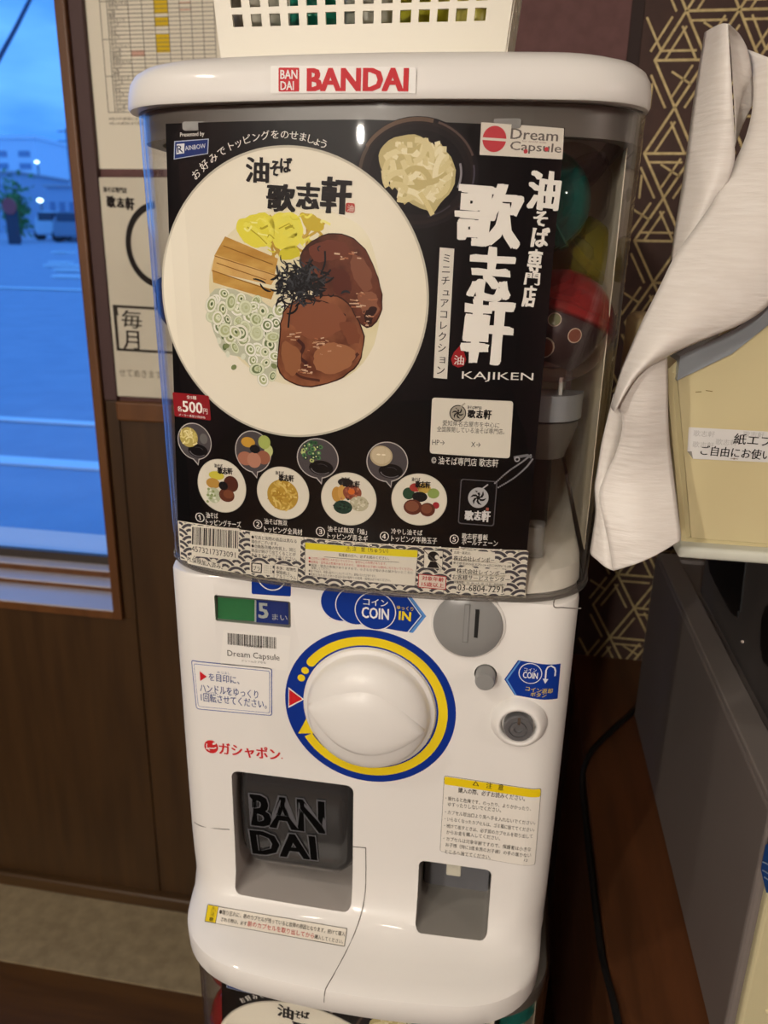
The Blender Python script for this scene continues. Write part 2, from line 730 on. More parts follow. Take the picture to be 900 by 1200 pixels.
yl = YW - 0.0006
for r in range(0, 34):
    for c in range(-22, 24):
        p = Vector((XB + c * L + (r % 2) * L * .5, 0.42 + r * L * .866))
        if p.x > 1.3 or p.x < XB - 0.1 or p.y > 2.2:
            continue
        for q in range(3):
            k = (r * 7 + c * 3 + q * 5 + (r * c) % 4) % 8
            if k == 3:
                continue
            a, b = p, p + tri[q]
            yy = yl - 0.0003 * q
            bar(bm, a, b, 0.0030, yy)
            nrm = Vector((-tri[q].y, tri[q].x)).normalized() * 0.0105
            for sgn in ((1,) if k in (1, 5) else (-1,) if k in (4, 7) else (1, -1)):
                bar(bm, a + nrm * sgn + tri[q] * .10, b + nrm * sgn - tri[q] * .22, 0.0026, yy)
            if k in (0, 6):
                bar(bm, a + tri[q] * .5, a + tri[q] * .5 + nrm * 2.6, 0.0024, yy)
structure('wallpaper_pattern', bm, M_gold)

# window: wooden jamb, sill stack, pane
win = from_bm('window_1', box_bm(XJ, XJ2, YW - 0.018, YW + WT, ZS - 0.012, 2.2, bevel=0.003), M_wood_jamb)
win['kind'] = 'structure'
def sill_y(py, z):
    return onz(60, py, z).y


def sill_z(py, Y):
    return at(60, py, Y).z


z1 = sill_z(708, YW - .015)
y1 = sill_y(687, z1)
z2 = sill_z(681, y1)
y2 = sill_y(671, z2)
z3 = sill_z(663, y2)
y3 = sill_y(656, z3)
Z1 = z3
bm = bmesh.new()
for za, zb_, ya, yb_ in ((ZS - .012, z1 - .003, YW - .015, YW + WT), (z1 - .003, z2 - .003, y1, YW + WT), (z2 - .003, z3 - .003, y2, YW + WT)):
    add_box(bm, -2.5, XJ, ya + .0008, yb_, za, zb_, mi=0)
for zt_, ya, yb_ in ((z1, YW - .016, y1 + .002), (z2, y1 - .001, y2 + .002), (z3, y2 - .001, YW + WT)):
    add_box(bm, -2.5, XJ, ya, yb_, zt_ - .003, zt_, mi=1)
add_box(bm, -2.5, XJ, y3, y3 + .012, z3, z3 + .016, mi=2)
o = from_bm('window_sill', bm, [M_wood_jamb, mat('sill_paint', '#b9b2b4', 0.22), mat('sill_dark', '#3b332c', .5)], win)
o = from_bm('window_pane', box_bm(-2.5, XJ, y3 + .004, y3 + .008, Z1 + 0.014, 2.2), clear_mat('window_glass', (0.97, 0.98, 1.0), 0.01, ior=1.2), win)
o = from_bm('window_outer_sill', box_bm(-2.5, XJ, YW + WT, YW + WT + .16, z3 - .03, z3 - .004), mat('outer_sill', '#d9d6d6', .5), win)
o = from_bm('window_frame', box_bm(-2.5, -2.44, YW, YW + WT, ZS, 2.2, bevel=0.003), M_wood_jamb, win)
o = from_bm('window_head', box_bm(-2.5, XJ, YW - 0.01, YW + WT, 2.17, 2.2, bevel=0.003), M_wood_jamb, win)

# ------------------------------------------------------------------ outside: street at dusk
M_road = mat('asphalt', '#9ea3b6', 0.8, color2='#a8adbe', noise_scale=3)
M_line = mat('road_paint', '#f2f2f2', 0.7)
SL = 0.05            # the side street climbs gently


def rz(y):
    return -0.12 + SL * max(0, y - 4.0)


def street_quad(name, pts, m, lift=0.0):
    bm = bmesh.new()
    bm.faces.new([bm.verts.new((x, y, rz(y) + lift)) for x, y in pts])
    o = from_bm(name, bm, m)
    o['kind'] = 'structure'
    return o


bm = bmesh.new()
rows = []
for y in (0.78, 2, 4, 8, 16, 30, 60, 150):
    rows.append([bm.verts.new((x, y, rz(y))) for x in (-90, -40, -20, -8, 0, 10, 40)])
for a, b in zip(rows, rows[1:]):
    for i in range(6):
        bm.faces.new((a[i], a[i + 1], b[i + 1], b[i]))
o = from_bm('road', bm, M_road)
o['kind'] = 'structure'


def street_pt(px, py):
    """where the photo's ray meets the street surface"""
    d = ray(px, py)
    lo, hi = 1.2, 140.0
    for _ in range(50):
        m_ = (lo + hi) / 2
        p = CAM + d * (m_ / d.y)
        if p.z > rz(p.y):
            lo = m_
        else:
            hi = m_
    return CAM + d * (lo / d.y)


def street_line(ya, yb, x0, x1):
    bm = bmesh.new()
    add_box(bm, x0, x1, ya, yb, rz((ya + yb) / 2) + 0.004, rz((ya + yb) / 2) + 0.018)
    o = from_bm('road_line', bm, M_line)
    o['kind'] = 'structure'
    return o


for py, w in ((339, 0.40), (495, 0.10), (544, 0.16)):
    p = street_pt(50, py)
    street_line(p.y - w / 2, p.y + w / 2, -40, 4)
# pale arrow marks on the far lane
random.seed(5)
for k, (px, py, w, d) in enumerate(((75, 297, .5, .8), (76, 313, 1.0, .5), (84, 318, .7, .6), (72, 309, .6, .4), (86, 326, .9, .35))):
    p = street_pt(px, py)
    bm = box_bm(p.x - w / 2, p.x + w / 2, p.y - d / 2, p.y + d / 2, p.z + 0.004, p.z + 0.07)
    o = from_bm('road_mark', bm, M_line)
    o['kind'] = 'structure'
# kerb in front of the shop
structure('kerb', box_bm(-30, 3, 1.45, 1.62, -0.13, -0.02, bevel=0.02), mat('kerb_stone', '#c9c9cc', 0.8))


def building(name, px0, px1, ptop, pbase, Y, depth, m, label, wm='#8b9dba', rows=3, cols=3, roof=None):
    a = at(px0, ptop, Y)
    b = at(px1, ptop, Y)
    z0 = min(rz(Y) - 0.3, at(px0, pbase, Y).z)
    t = thing(name, (a.x, Y, z0), label, 'building')
    part('facade', box_bm(a.x, b.x, Y, Y + depth, z0, a.z), m, t)
    h = a.z - z0
    w = b.x - a.x
    if roof:
        part('roof_slab', box_bm(a.x - .15, b.x + .15, Y - .2, Y + depth, a.z, a.z + h * .035), roof, t)
    for r in range(rows):
        for c in range(cols):
            xx = a.x + w * (c + .22) / cols
            zz = z0 + h * (.3 + .62 * (r + .2) / rows)
            part('window', box_bm(xx, xx + w * .5 / cols, Y - .06, Y + .02, zz, zz + h * .3 / rows), mat('far_glass' + wm[1:], wm, 0.2), t)
    return t


B1 = mat('facade_pale', '#eef2f8', 0.9)  # facade colours lightened to stand in for distance haze
B2 = mat('facade_blue', '#7d93c4', 0.9)
B3 = mat('facade_grey', '#b3bccd', 0.9)
B4 = mat('facade_white', '#f4f7fa', 0.9)
B5 = mat('facade_brown', '#b9b1b6', 0.9)
building('apartment_block', -40, 41, 163, 275, 72, 9, B1, 'pale apartment block with wide window bands beyond the street', rows=5, cols=3, roof=B4)
building('office_tower', 37, 49, 181, 272, 84, 5, B2, 'narrow dark blue tower seen behind the pale block', rows=5, cols=2)
building('office_tower', 49, 66, 170, 272, 97, 8, B2, 'taller dark blue tower with a flat top outside the window', rows=5, cols=2)
building('apartment_block', 60, 90, 190, 272, 112, 10, B1, 'pale tower right of the dark towers, by the window jamb', rows=5, cols=3)
building('row_house', -30, 22, 203, 274, 50, 6, B3, 'grey low house on the left of the side street', rows=2, cols=4, roof=B5)
building('row_house', 24, 38, 212, 270, 60, 8, B5, 'brownish narrow house in the middle of the street view', rows=2, cols=2)
building('row_house', 37, 54, 218, 268, 64, 8, B4, 'white small house beside the bright street lamp', rows=2, cols=2)
building('row_house', 54, 100, 219, 264, 46, 5, B3, 'grey shed with a flat roof at the right of the street view', wm='#7b88a4', rows=1, cols=4, roof=B5)


def street_lamp(px, py, Y, label):
    p = at(px, py, Y)
    t = thing('street_lamp', (p.x, Y, rz(Y)), label, 'street lamp')
    bm = bmesh.new()
    add_tube(bm, [(p.x, Y, rz(Y)), (p.x, Y, p.z)], 0.06, 8)
    part('post', bm, mat('post_grey', '#6b7688', 0.6), t)
    bm = bmesh.new()
    bmesh.ops.create_uvsphere(bm, u_segments=16, v_segments=10, radius=0.16, matrix=Matrix.Translation((p.x, Y - .1, p.z)) @ Matrix.Scale(0.6, 4, (0, 0, 1)))
    part('lamp_head', bm, mat('lamp_lit', '#e8fffb', 0.4, emit=('#d8fff4', 4.0)), t, smooth=60)


street_lamp(48, 235, 40, 'lit street lamp in front of the white small house')
street_lamp(44, 190, 58, 'lit street lamp against the dark blue tower')


def car(px, py, Y, m, label):
    p = at(px, py, Y)
    z = rz(Y)
    t = thing('car', (p.x, Y, z), label, 'car')
    prof = [(-.9, .25), (-.9, .8), (-.75, .95), (-.6, 1.4), (.6, 1.4), (.75, .95), (.9, .8), (.9, .25)]
    bm = bmesh.new()
    add_prism(bm, [(p.x + x, Y, z + h) for x, h in prof], (0, 3.8, 0))
    bmesh.ops.bevel(bm, geom=bm.edges[:], offset=0.08, segments=2, affect='EDGES')
    part('body', bm, m, t, smooth=40)
    part('windscreen', box_bm(p.x - .6, p.x + .6, Y - .03, Y + .02, z + .95, z + 1.32), mat('car_glass', '#3b4658', 0.1), t)
    for s in (-.72, .72):
        bm = bmesh.new()
        add_lathe(bm, [(0.30, 0), (0.30, 0.2)], (p.x + s, Y + .3, z + .3), 'y', 20)
        part('wheel', bm, mat('tyre', '#202228', 0.8), t)


car(58, 258, 38, mat('car_white', '#dfe5ee', 0.3), 'white car parked before the houses, nearer the street lamp')
car(80, 257, 36, mat('car_grey', '#8f97a6', 0.3), 'grey car parked before the flat roofed shed')


def street_tree(px, py, Y, label):
    p = at(px, py, Y)
    t = thing('street_shrub', (p.x, Y, rz(Y)), label, 'shrub')
    bm = bmesh.new()
    add_tube(bm, [(p.x, Y, rz(Y)), (p.x, Y, p.z)], 0.09, 8)
    part('stem', bm, mat('bark', '#4f4a48', 0.9), t)
    bm = bmesh.new()
    random.seed(3)
    for k in range(260):
        v = Vector((random.gauss(0, .35), random.gauss(0, .35), random.gauss(0, .6)))
        c = Vector((p.x, Y, p.z)) + v
        a = Vector((random.uniform(-1, 1), random.uniform(-1, 1), random.uniform(-1, 1))) * 0.16
        b = Vector((random.uniform(-1, 1), random.uniform(-1, 1), random.uniform(-1, 1))) * 0.16
        bm.faces.new([bm.verts.new(q) for q in (c - a, c + b, c + a, c - b)])
    part('leaves', bm, mat('leaf_green', '#5c8a48', 0.8), t)


street_tree(19, 246, 36, 'green leafy shrub at the left edge of the side street')


def signboard(px, py, Y):
    p = at(px, py, Y)
    t = thing('street_sign', (p.x, Y, rz(Y)), 'tall dark signboard with a red disc beside the green shrub', 'sign')
    part('board', box_bm(p.x - .28, p.x + .28, Y, Y + .1, rz(Y), p.z), mat('sign_dark', '#3c4250', 0.6), t)
    bm = bmesh.new()
    add_lathe(bm, [(0.34, 0), (0.34, 0.06)], (p.x, Y - .005, p.z + .15), 'y', 24)
    part('disc', bm, mat('sign_red', '#c0504e', 0.6), t)


signboard(12, 246, 33)
# a power line slanting across the sky
a = at(38, -6, 9)
b = at(-6, 78, 7)
bm = bmesh.new()
add_tube(bm, spline([a + (a - b) * 1.5, a, (a + b) / 2 + Vector((0, 0, -.01)), b, b + (b - a) * 1.5], 20), 0.022, 8)
tag(from_bm('power_line', bm, mat('cable_dark', '#31415e', 0.8)), 'dark power line slanting across the dusk sky', 'cable')
# distant utility pole just left of the window jamb
p = at(78, 150, 62)
t = thing('utility_pole', (p.x, 62, rz(62)), 'thin utility pole with short arms close to the window jamb', 'pole')
bm = bmesh.new()
add_tube(bm, [(p.x, 62, rz(62)), (p.x, 62, p.z)], 0.13, 8)
part('pole', bm, mat('post_grey', '#6b7688', 0.6), t)
for dz in (0.2, 0.9):
    part('cross_arm', box_bm(p.x - .8, p.x + .8, 61.95, 62.05, p.z - dz - .08, p.z - dz), mat('post_grey', '#6b7688', 0.6), t)

# ------------------------------------------------------------------ the capsule vending machine
H0 = 1.2              # height of the eye; machine levels below are written relative to it
M_white = mat('white_abs', '#e6e3df', 0.38, spec=0.4, coat=0.22)
M_white_in = mat('white_inner', '#e2dccf', 0.45)
M_grey = mat('grey_plastic', '#8b8b8a', 0.28)
M_grey_in = mat('grey_inner', '#7d7a75', 0.4)
M_black = mat('black_gloss', '#0b0b0d', 0.15)
M_slot = mat('slot_black', '#050505', 0.6)
M_chrome = mat('chrome', '#c8c8c8', 0.15, metal=1.0)
M_dgrey = mat('lock_grey', '#77777a', 0.3, metal=0.5)
M_clear = clear_mat('clear_cover', (0.995, 0.995, 0.995), 0.02, edge_tint=(0.78, 0.78, 0.79), ior=1.40)
M_smoke = clear_mat('smoky_flap', (0.16, 0.16, 0.165), 0.09, edge_tint=(0.04, 0.04, 0.04), ior=1.55, opacity=0.6, body=(0.05, 0.049, 0.05))


def outline(half, yf, k, R, yb, rb=0.02):
    """plan outline from back left round the front to back right, same number of points each time"""
    pts = []
    xa = half - R

    def fy(x):
        return yf + k * x * x
    ya = fy(xa)
    sl = 2 * k * xa
    # left side going forward
    ys = ya + R
    for i in range(6):
        t = i / 6
        pts.append((-half, yb + (ys - yb) * t))
    P0, P1, P2, P3 = (-half, ys), (-half, ys - R * .56), (-xa - R * .56 * .98, ya + R * .56 * sl), (-xa, ya)
    for i in range(12):
        t = i / 12
        u = 1 - t
        pts.append(tuple(u ** 3 * P0[j] + 3 * u * u * t * P1[j] + 3 * u * t * t * P2[j] + t ** 3 * P3[j] for j in (0, 1)))
    n = 18
    for i in range(n + 1):
        x = -xa + 2 * xa * i / n
        pts.append((x, fy(x)))
    left = pts[:18]
    pts += [(-p[0], p[1]) for p in left[::-1]]
    return pts


def loft(bm, levels, cap_top=True, cap_bot=True, yb=0.36):
    rings = []
    for z, half, yf, k, R, *rest in levels:
        y_back = rest[0] if rest else yb
        rings.append([bm.verts.new((p[0], p[1], z)) for p in outline(half, yf, k, R, y_back)])
    for a, b in zip(rings, rings[1:]):
        n = len(a)
        for i in range(n):
            bm.faces.new((a[i], b[i], b[(i + 1) % n], a[(i + 1) % n]))
    if cap_top:
        bm.faces.new(rings[0])
    if cap_bot:
        bm.faces.new(rings[-1][::-1])
    return rings


def rbox(bm, x0, x1, y0, y1, z0, z1, r, seg=4):
    """box with its four y-running edges rounded"""
    pts = []
    for cx_, cz_, a0 in ((x1 - r, z1 - r, 0), (x0 + r, z1 - r, 90), (x0 + r, z0 + r, 180), (x1 - r, z0 + r, 270)):
        for k in range(seg + 1):
            a = math.radians(a0 + 90 * k / seg)
            pts.append((cx_ + r * math.cos(a), y0, cz_ + r * math.sin(a)))
    add_prism(bm, pts, (0, y1 - y0, 0))


# features measured on the front plane Y = 0
FP = Sheet(0.0, 0.0, 0.00012)
FP.wrap = (.1255, .026)
ch_tl, ch_br = FP.px(271, 903), FP.px(413, 1056)
co_tl, co_br = FP.px(491, 1008), FP.px(571, 1090)
TRAY_B = 1.2 - 0.558

mach = thing('capsule_machine', (0, 0.15, TRAY_B), 'white capsule vending machine with the clear poster window and turning handle, upper of two', 'vending machine', None)

# body
lv = [(H0 - .2245, .1490, .004, .0, .024), (H0 - .2255, .1510, .001, .0, .026), (H0 - .228, .1518, 0, .0, .026), (H0 - .30, .1516, 0, 0, .026), (H0 - .40, .1512, 0, 0, .026), (H0 - .470, .1510, 0, 0, .027),
      (H0 - .490, .1509, -.0008, 0.02, .029), (H0 - .502, .1509, -.004, .08, .034), (H0 - .511, .1509, -.010, .2, .040), (H0 - .518, .1509, -.020, .35, .047),
      (H0 - .524, .1498, -.034, .54, .056), (H0 - .528, .1495, -.047, .66, .061), (H0 - .5315, .1493, -.0555, .70, .064), (H0 - .5345, .1491, -.0600, .70, .065), (H0 - .5385, .1489, -.0615, .70, .066),
      (H0 - .5545, .1486, -.0600, .70, .066), (H0 - .558, .1465, -.0575, .70, .065)]
bm = bmesh.new()
loft(bm, lv)
body = part('body', bm, M_white, mach)
# cut the capsule chute, coin return pocket and counter window
cut = bmesh.new()
rbox(cut, ch_tl.x, ch_br.x, -.08, .075, ch_br.y - .004, ch_tl.y, .006)
for f in cut.faces:
    f.material_index = 0
rbox(cut, co_tl.x, co_br.x, -.02, .055, co_br.y, co_tl.y, .005)
nf = {f: 1 for f in cut.faces if (f.calc_center_median().x > .04)}
for f in nf:
    f.material_index = 1
cw_tl, cw_br = FP.px(251, 697), FP.px(341, 736)
rbox(cut, cw_tl.x, cw_br.x, -.02, .006, cw_br.y, cw_tl.y, .0015)
btn_c = FP.px(569, 790)
add_lathe(cut, [(0.0080, -0.012), (0.0080, 0.01)], (btn_c.x, 0, btn_c.y), 'y', 24)
bmesh.ops.recalc_face_normals(cut, faces=cut.faces[:])
cm = bpy.data.meshes.new('cutter')
cut.to_mesh(cm)
cut.free()
cm.materials.append(mat('chute_grey', '#b5aea9', .4))
cm.materials.append(mat('pocket_grey', '#8f8b85', .4))
co = bpy.data.objects.new('cutter', cm)
COL.objects.link(co)
md = body.modifiers.new('openings', 'BOOLEAN')
md.object = co
md.operation = 'DIFFERENCE'
md.solver = 'EXACT'
md.material_mode = 'TRANSFER'
bpy.context.view_layer.update()
bake(body)
bpy.data.objects.remove(co)
for p in body.data.polygons:
    p.use_smooth = True
body.data.set_sharp_from_angle(angle=math.radians(32))

# lid
bm = bmesh.new()
ll = [(H0 + .0840, .1600, -.0145, .6, .044), (H0 + .0835, .1626, -.0178, .6, .046), (H0 + .0850, .1634, -.0186, .6, .046), (H0 + .0930, .1635, -.0180, .6, .048), (H0 + .0985, .1625, -.0168, .6, .048), (H0 + .1035, .1598, -.0138, .6, .047), (H0 + .1075, .1550, -.0085, .6, .046), (H0 + .1102, .148, -.001, .6, .045), (H0 + .1120, .139, .010, .6, .042, .35), (H0 + .1128, .12, .03, .6, .04, .34)]
loft(bm, ll[::-1], yb=.37)
part('lid', bm, M_white, mach, smooth=45)

# clear cover: real wall thickness
CK = 0.75
bm = bmesh.new()
TH = .0022
outer = [(H0 + .0840, .1633, -.012, CK, .055), (H0 - .05, .1617, -.012, CK, .055), (H0 - .15, .1600, -.012, CK, .055), (H0 - .2165, .1585, -.012, CK, .055), (H0 - .2215, .1575, -.0112, CK, .055), (H0 - .2225, .1560, -.0100, CK, .054)]
ro = loft(bm, outer, False, False, yb=.355)
inner = [(z, h - TH, yf + TH, k, R - TH * .8, .355 - TH) for z, h, yf, k, R in outer]
inner[-1] = (H0 - .2225, .1545, -.008, CK, .052, .353)
inner[-2] = (H0 - .2200, .1553, -.0090, CK, .053, .3528)
ri = loft(bm, inner, False, False)
n = len(ro[0])
for a, b in ((ro[0], ri[0]), (ro[-1], ri[-1])):
    for i in range(n):
        bm.faces.new((a[i], a[(i + 1) % n], b[(i + 1) % n], b[i]))
part('clear_cover', bm, M_clear, mach, smooth=40, label='clear plastic front cover around the poster')
# lip along the cover's lower edge (denser, greyish plastic)
bm = bmesh.new()
lip = [(H0 - .2200, .1590, -.0130, CK, .055), (H0 - .2215, .1592, -.0133, CK, .055), (H0 - .2235, .1586, -.0126, CK, .055), (H0 - .2242, .1570, -.0105, CK, .054)]
r1 = loft(bm, lip, False, False, yb=.356)
r2 = loft(bm, [(z, h - .004, yf + .004, k, R - .003, .352) for z, h, yf, k, R in lip], False, False)
for a, b in ((r1[0], r2[0]), (r1[-1], r2[-1])):
    for i in range(n):
        bm.faces.new((a[i], a[(i + 1) % n], b[(i + 1) % n], b[i]))
part('cover_lip', bm, clear_mat('cover_lip', (.72, .70, .68), .05, edge_tint=(.45, .43, .42), ior=1.5, opacity=.12, body=(.5, .48, .45)), mach, smooth=40)

# frame under the lid inside the cover
bm = bmesh.new()
fr = [(H0 + .0838, .1600, -.0082, CK, .052), (H0 + .0665, .1600, -.0082, CK, .052), (H0 + .0665, .1510, .0015, CK, .047), (H0 + .0838, .1510, .0015, CK, .047)]
rr = loft(bm, fr, False, False, yb=.35)
for i in range(n):
    bm.faces.new((rr[0][i], rr[0][(i + 1) % n], rr[3][(i + 1) % n], rr[3][i]))
M_frame = mat('frame_grey', '#625d57', .35)
frame = part('inner_frame', bm, M_frame, mach, smooth=40)
for px_ in (232, 590):
    bm = bmesh.new()
    q = FP.px(px_, 146)
    rbox(bm, q.x - .010, q.x + .010, -.0088 + .75 * q.x ** 2, -.0068 + .75 * q.x ** 2, H0 + .0702, H0 + .0752, .0015)
    subpart('poster_clip', bm, M_frame, frame)

# inner back board, hopper floor and the feed post seen through the cover
part('back_board', box_bm(-.148, .148, .335, .345, H0 - .215, H0 + .078, bevel=.002), M_white_in, mach)
for sx_ in (-1, 1):
    part('side_liner', box_bm(min(sx_ * .1536, sx_ * .1542), max(sx_ * .1536, sx_ * .1542), .045 if sx_ > 0 else .085, .334, H0 - .199, H0 + .066), mat('liner_beige', '#dccfb6', .5), mach)
bm = bmesh.new()
hf = [(H0 - .2000, .1500, .030, CK, .048), (H0 - .2080, .1525, .004, CK, .048), (H0 - .2205, .1530, -.0045, CK, .048)]
loft(bm, hf, True, True, yb=.33)
part('hopper_floor', bm, M_white_in, mach, smooth=40)
# feed mechanism: grey bracket, neck and dark post
q0, q1 = at(632, 462, .06), at(671, 494, .06)
bm = bmesh.new()
pr = []
cxm, rm = .118, .028
for k in range(13):
    a_ = math.pi * k / 12
    pr.append((cxm + rm * math.cos(a_), .085 - rm * 1.2 * math.sin(a_), q1.z))
add_prism(bm, pr, (0, 0, q0.z - q1.z))
fm = part('feed_bracket', bm, mat('bracket_grey', '#9fa2a6', .4), mach, smooth=40)
bm = bmesh.new()
add_lathe(bm, [(.018, 0), (.026, .024), (.026, .028)], (cxm, .082, q1.z - .03), 'z', 24)
subpart('neck', bm, mat('neck_grey', '#6a655e', .4), fm, smooth=40)
bm = bmesh.new()
add_box(bm, cxm - .026, cxm + .010, .085, .110, H0 - .2, q1.z - .028, bevel=.003)
subpart('post', bm, mat('post_dark', '#2f2a26', .5), fm)
bm = bmesh.new()
for xx in (.113, .128):
    add_tube(bm, [(xx, .062, q0.z - .003), (xx, .062, q0.z + .012)], .0015, 8)
subpart('pin', bm, mat('pin_white', '#e0dcd4', .3), fm)
bm = bmesh.new()
q = at(627, 640, .03)
add_tube(bm, [(q.x, .03, H0 - .201), (q.x, .03, q.z + .018)], .006, 14)
part('clear_stop', bm, clear_mat('clear_stop', (.9, .9, .9), .03, edge_tint=(.5, .5, .5), opacity=.2, body=(.8, .8, .78)), mach, smooth=50)


def sticker(name, label=None):
    return FP.emit(name, mach, label)


# --- coin counter window
bm = bmesh.new()
rbox(bm, cw_tl.x + .0008, cw_br.x - .0008, .0045, .0058, cw_br.y + .0008, cw_tl.y - .0008, .0012)
cwin = part('price_window', bm, M_grey_in, mach)
PW = Sheet(.0040, 0, .0001)
PW.ppoly([(255, 700), (299, 703), (299, 728), (255, 725)], '#3f8f5a', 1)
PW.ppoly([(300, 703), (338, 706), (338, 732), (300, 729)], '#1d3b94', 1)
PW.ppoly([(298.4, 703), (300.4, 703.2), (300.4, 729), (298.4, 728.8)], '#d9dbd6', 2)
PW.text('5', (303, 724), (315, 725), 18, '#dfe0de', 3, bold=.03)
PW.text('まい', (319, 726), (337, 727.6), 7, '#dfe0de', 3, bold=.01)
PW.emit('price_print', cwin, sub=True)
bm = bmesh.new()
rbox(bm, cw_tl.x + .0005, cw_br.x - .0005, -.0002, .0006, cw_br.y + .0005, cw_tl.y - .0005, .0012)
subpart('window_cover', bm, clear_mat('counter_clear', (.86, .88, .87), .05, ior=1.45), cwin)

# --- blue print above the counter window
FP.rrect([(295, 676), (341, 680), (341, 699), (295, 696)], .0015, '#12358f', 1)
c = FP.px(318, 676)
FP.ring(c, .0098, .0107, '#e8e8ea', 2, 180, 360)
sticker('blue_label', 'blue printed label cut by the cover edge')

# --- barcode strip sticker with shop lettering
FP.rrect([(262, 738), (341, 745), (337, 786), (258, 778)], .001, '#e9e6e1', 1)
random.seed(77)
x = 267.0
while x < 324:
    w = random.choice((.6, .6, 1.0, 1.5))
    FP.ppoly([(x, 741.5 + (x - 267) * .09), (x + w, 741.6 + (x - 267) * .09), (x + w, 755 + (x - 267) * .09), (x, 755 + (x - 267) * .09)], '#45423f', 3)
    x += w + random.choice((.6, .9, 1.3))
FP.text('*T30446288*', (284, 757.6), (309, 759.8), 3.2, '#5a5753', 3)
FP.text('Dream Capsule', (267, 770.5), (328, 776), 9, '#4a4744', 3)
FP.text('ドリームカプセル', (284, 775.2), (312, 777.7), 2.6, '#5a5753', 3)
sticker('barcode_sticker', 'white sticker with a barcode')

# --- handle instruction label
FP.rrect([(224, 773), (319, 783), (319, 839), (230, 830.5)], .0025, '#e8e5e1', 1, '#2b4b9c', .0007)
FP.rrect([(227, 777), (316.5, 786), (316.5, 835.5), (232.5, 827.5)], .002, '#e8e5e1', 3, '#3f5ca6', .0004)
FP.ppoly([(234.5, 786), (242.5, 792.5), (235, 797.5)], '#c8242c', 6)
FP.text('を目印に、', (245, 797), (281, 801.5), 9, '#2f4684', 6, bold=.006)
FP.text('ハンドルをゆっくり', (235, 810), (303, 818.5), 9.5, '#2f4684', 6, bold=.006)
FP.text('1回転させてください。', (236, 821), (313, 830.2), 10, '#2f4684', 6, bold=.006)
FP.text('め じるし', (255, 788.4), (270, 790), 2.6, '#2f4684', 6)
FP.text('かいてん', (241, 812.2), (256, 813.8), 2.6, '#2f4684', 6)
sticker('instruction_label', 'white handle instruction label with a blue border')

# --- gashapon lettering in red with the round capsule mark
c = FP.px(247.5, 875)
FP.ell(c, .0058, .0060, '#c42a2c', 1)
FP.ring((c[0] + .0002, c[1] + .0004), .0036, .0044, '#e6e1dc', 2, 150, 250)
FP.line([(c[0] - .0045, c[1] - .0022), (c[0] - .001, c[1] - .0014), (c[0] + .0022, c[1] - .0012), (c[0] + .0042, c[1] - .0001)], .0011, '#e6e1dc', 2)
FP.ell((c[0] + .0028, c[1] + .0034), .0018, .0010, '#e6e1dc', 2, rot=.6)
FP.text('ガシャポン', (257, 884), (329, 892), 14.5, '#c42a2c', 1, bold=.028)
FP.ell(FP.px(330.5, 888.5), .0006, .0006, '#c42a2c', 1)
sticker('red_lettering', 'red lettering with a round capsule mark')

# --- COIN IN arrow label
FP.ppoly([(386, 724.5), (475, 740.5), (483, 740.8), (498.5, 722), (482, 699), (381, 690), (386, 700)], '#12358f', 1)
FP.ppoly([(479, 700), (483, 700.3), (499.5, 722), (484, 741.5), (480, 741), (495.5, 721.8)], '#5a8fd0', 2)
FP.ppoly([(477, 699.6), (478.6, 699.8), (494.5, 721.5), (479, 740.6), (477.4, 740.4), (492.8, 721.4)], '#c9d8ea', 3)
for i, (cx_, cy_) in enumerate(((399, 706), (417, 710), (440, 715.5))):
    q = FP.px(cx_, cy_)
    FP.ell(q, .0150, .0150, '#e4e4e8', 3 + i * 2)
    FP.ell(q, .0143, .0143, '#12358f', 4 + i * 2)
FP.text('コイン', (426, 708), (455, 710.5), 8, '#e8e8ea', 9, bold=.012)
FP.text('COIN', (424, 723), (456, 726), 13, '#e8e8ea', 9, bold=.02)
FP.text('ゆっくり', (465, 713.6), (484.5, 715.8), 4.6, '#e3c63a', 5, bold=.008)
FP.text('IN', (467, 725.8), (481.5, 727.6), 10.5, '#e8cf2f', 5, bold=.03)
sticker('coin_label', 'blue arrow label with three coins')

# --- coin return arrow label
q = [(591, 796), (607, 773.5), (657, 777.5), (653.5, 818.5), (603, 814.5)]
FP.poly([FP.px(*p) for p in q], '#12358f', 1)
FP.ppoly([(592.5, 796), (608.5, 774.2), (610.5, 774.4), (595, 796.2), (605.6, 814.6), (603.6, 814.4)], '#5a8fd0', 2)
c = FP.px(621.5, 789)
FP.ell(c, .0082, .0082, '#e4e4e8', 2)
FP.ell(c, .0076, .0076, '#12358f', 3)
FP.text('コイン', (614, 786), (629, 787.2), 4, '#e8e8ea', 4, bold=.01)
FP.text('COIN', (612.5, 794), (630, 795.6), 7.5, '#e8e8ea', 4, bold=.02)
FP.line([FP.px(639, 796), FP.px(640, 785), FP.px(642, 781.5), FP.px(646, 780), FP.px(650, 782.5), FP.px(651, 786), FP.px(650.3, 792)], .0011, '#dfe3ee', 3)
FP.ppoly([(636, 795), (642.6, 795.6), (638.8, 801)], '#dfe3ee', 3)
FP.text('コイン返却', (615.5, 809), (647, 812), 5.6, '#e3c63a', 4, bold=.008)
FP.text('ボタン', (621.5, 815.2), (640, 817), 5, '#e3c63a', 4, bold=.008)
sticker('coin_return_label', 'blue coin return label with a bent arrow')

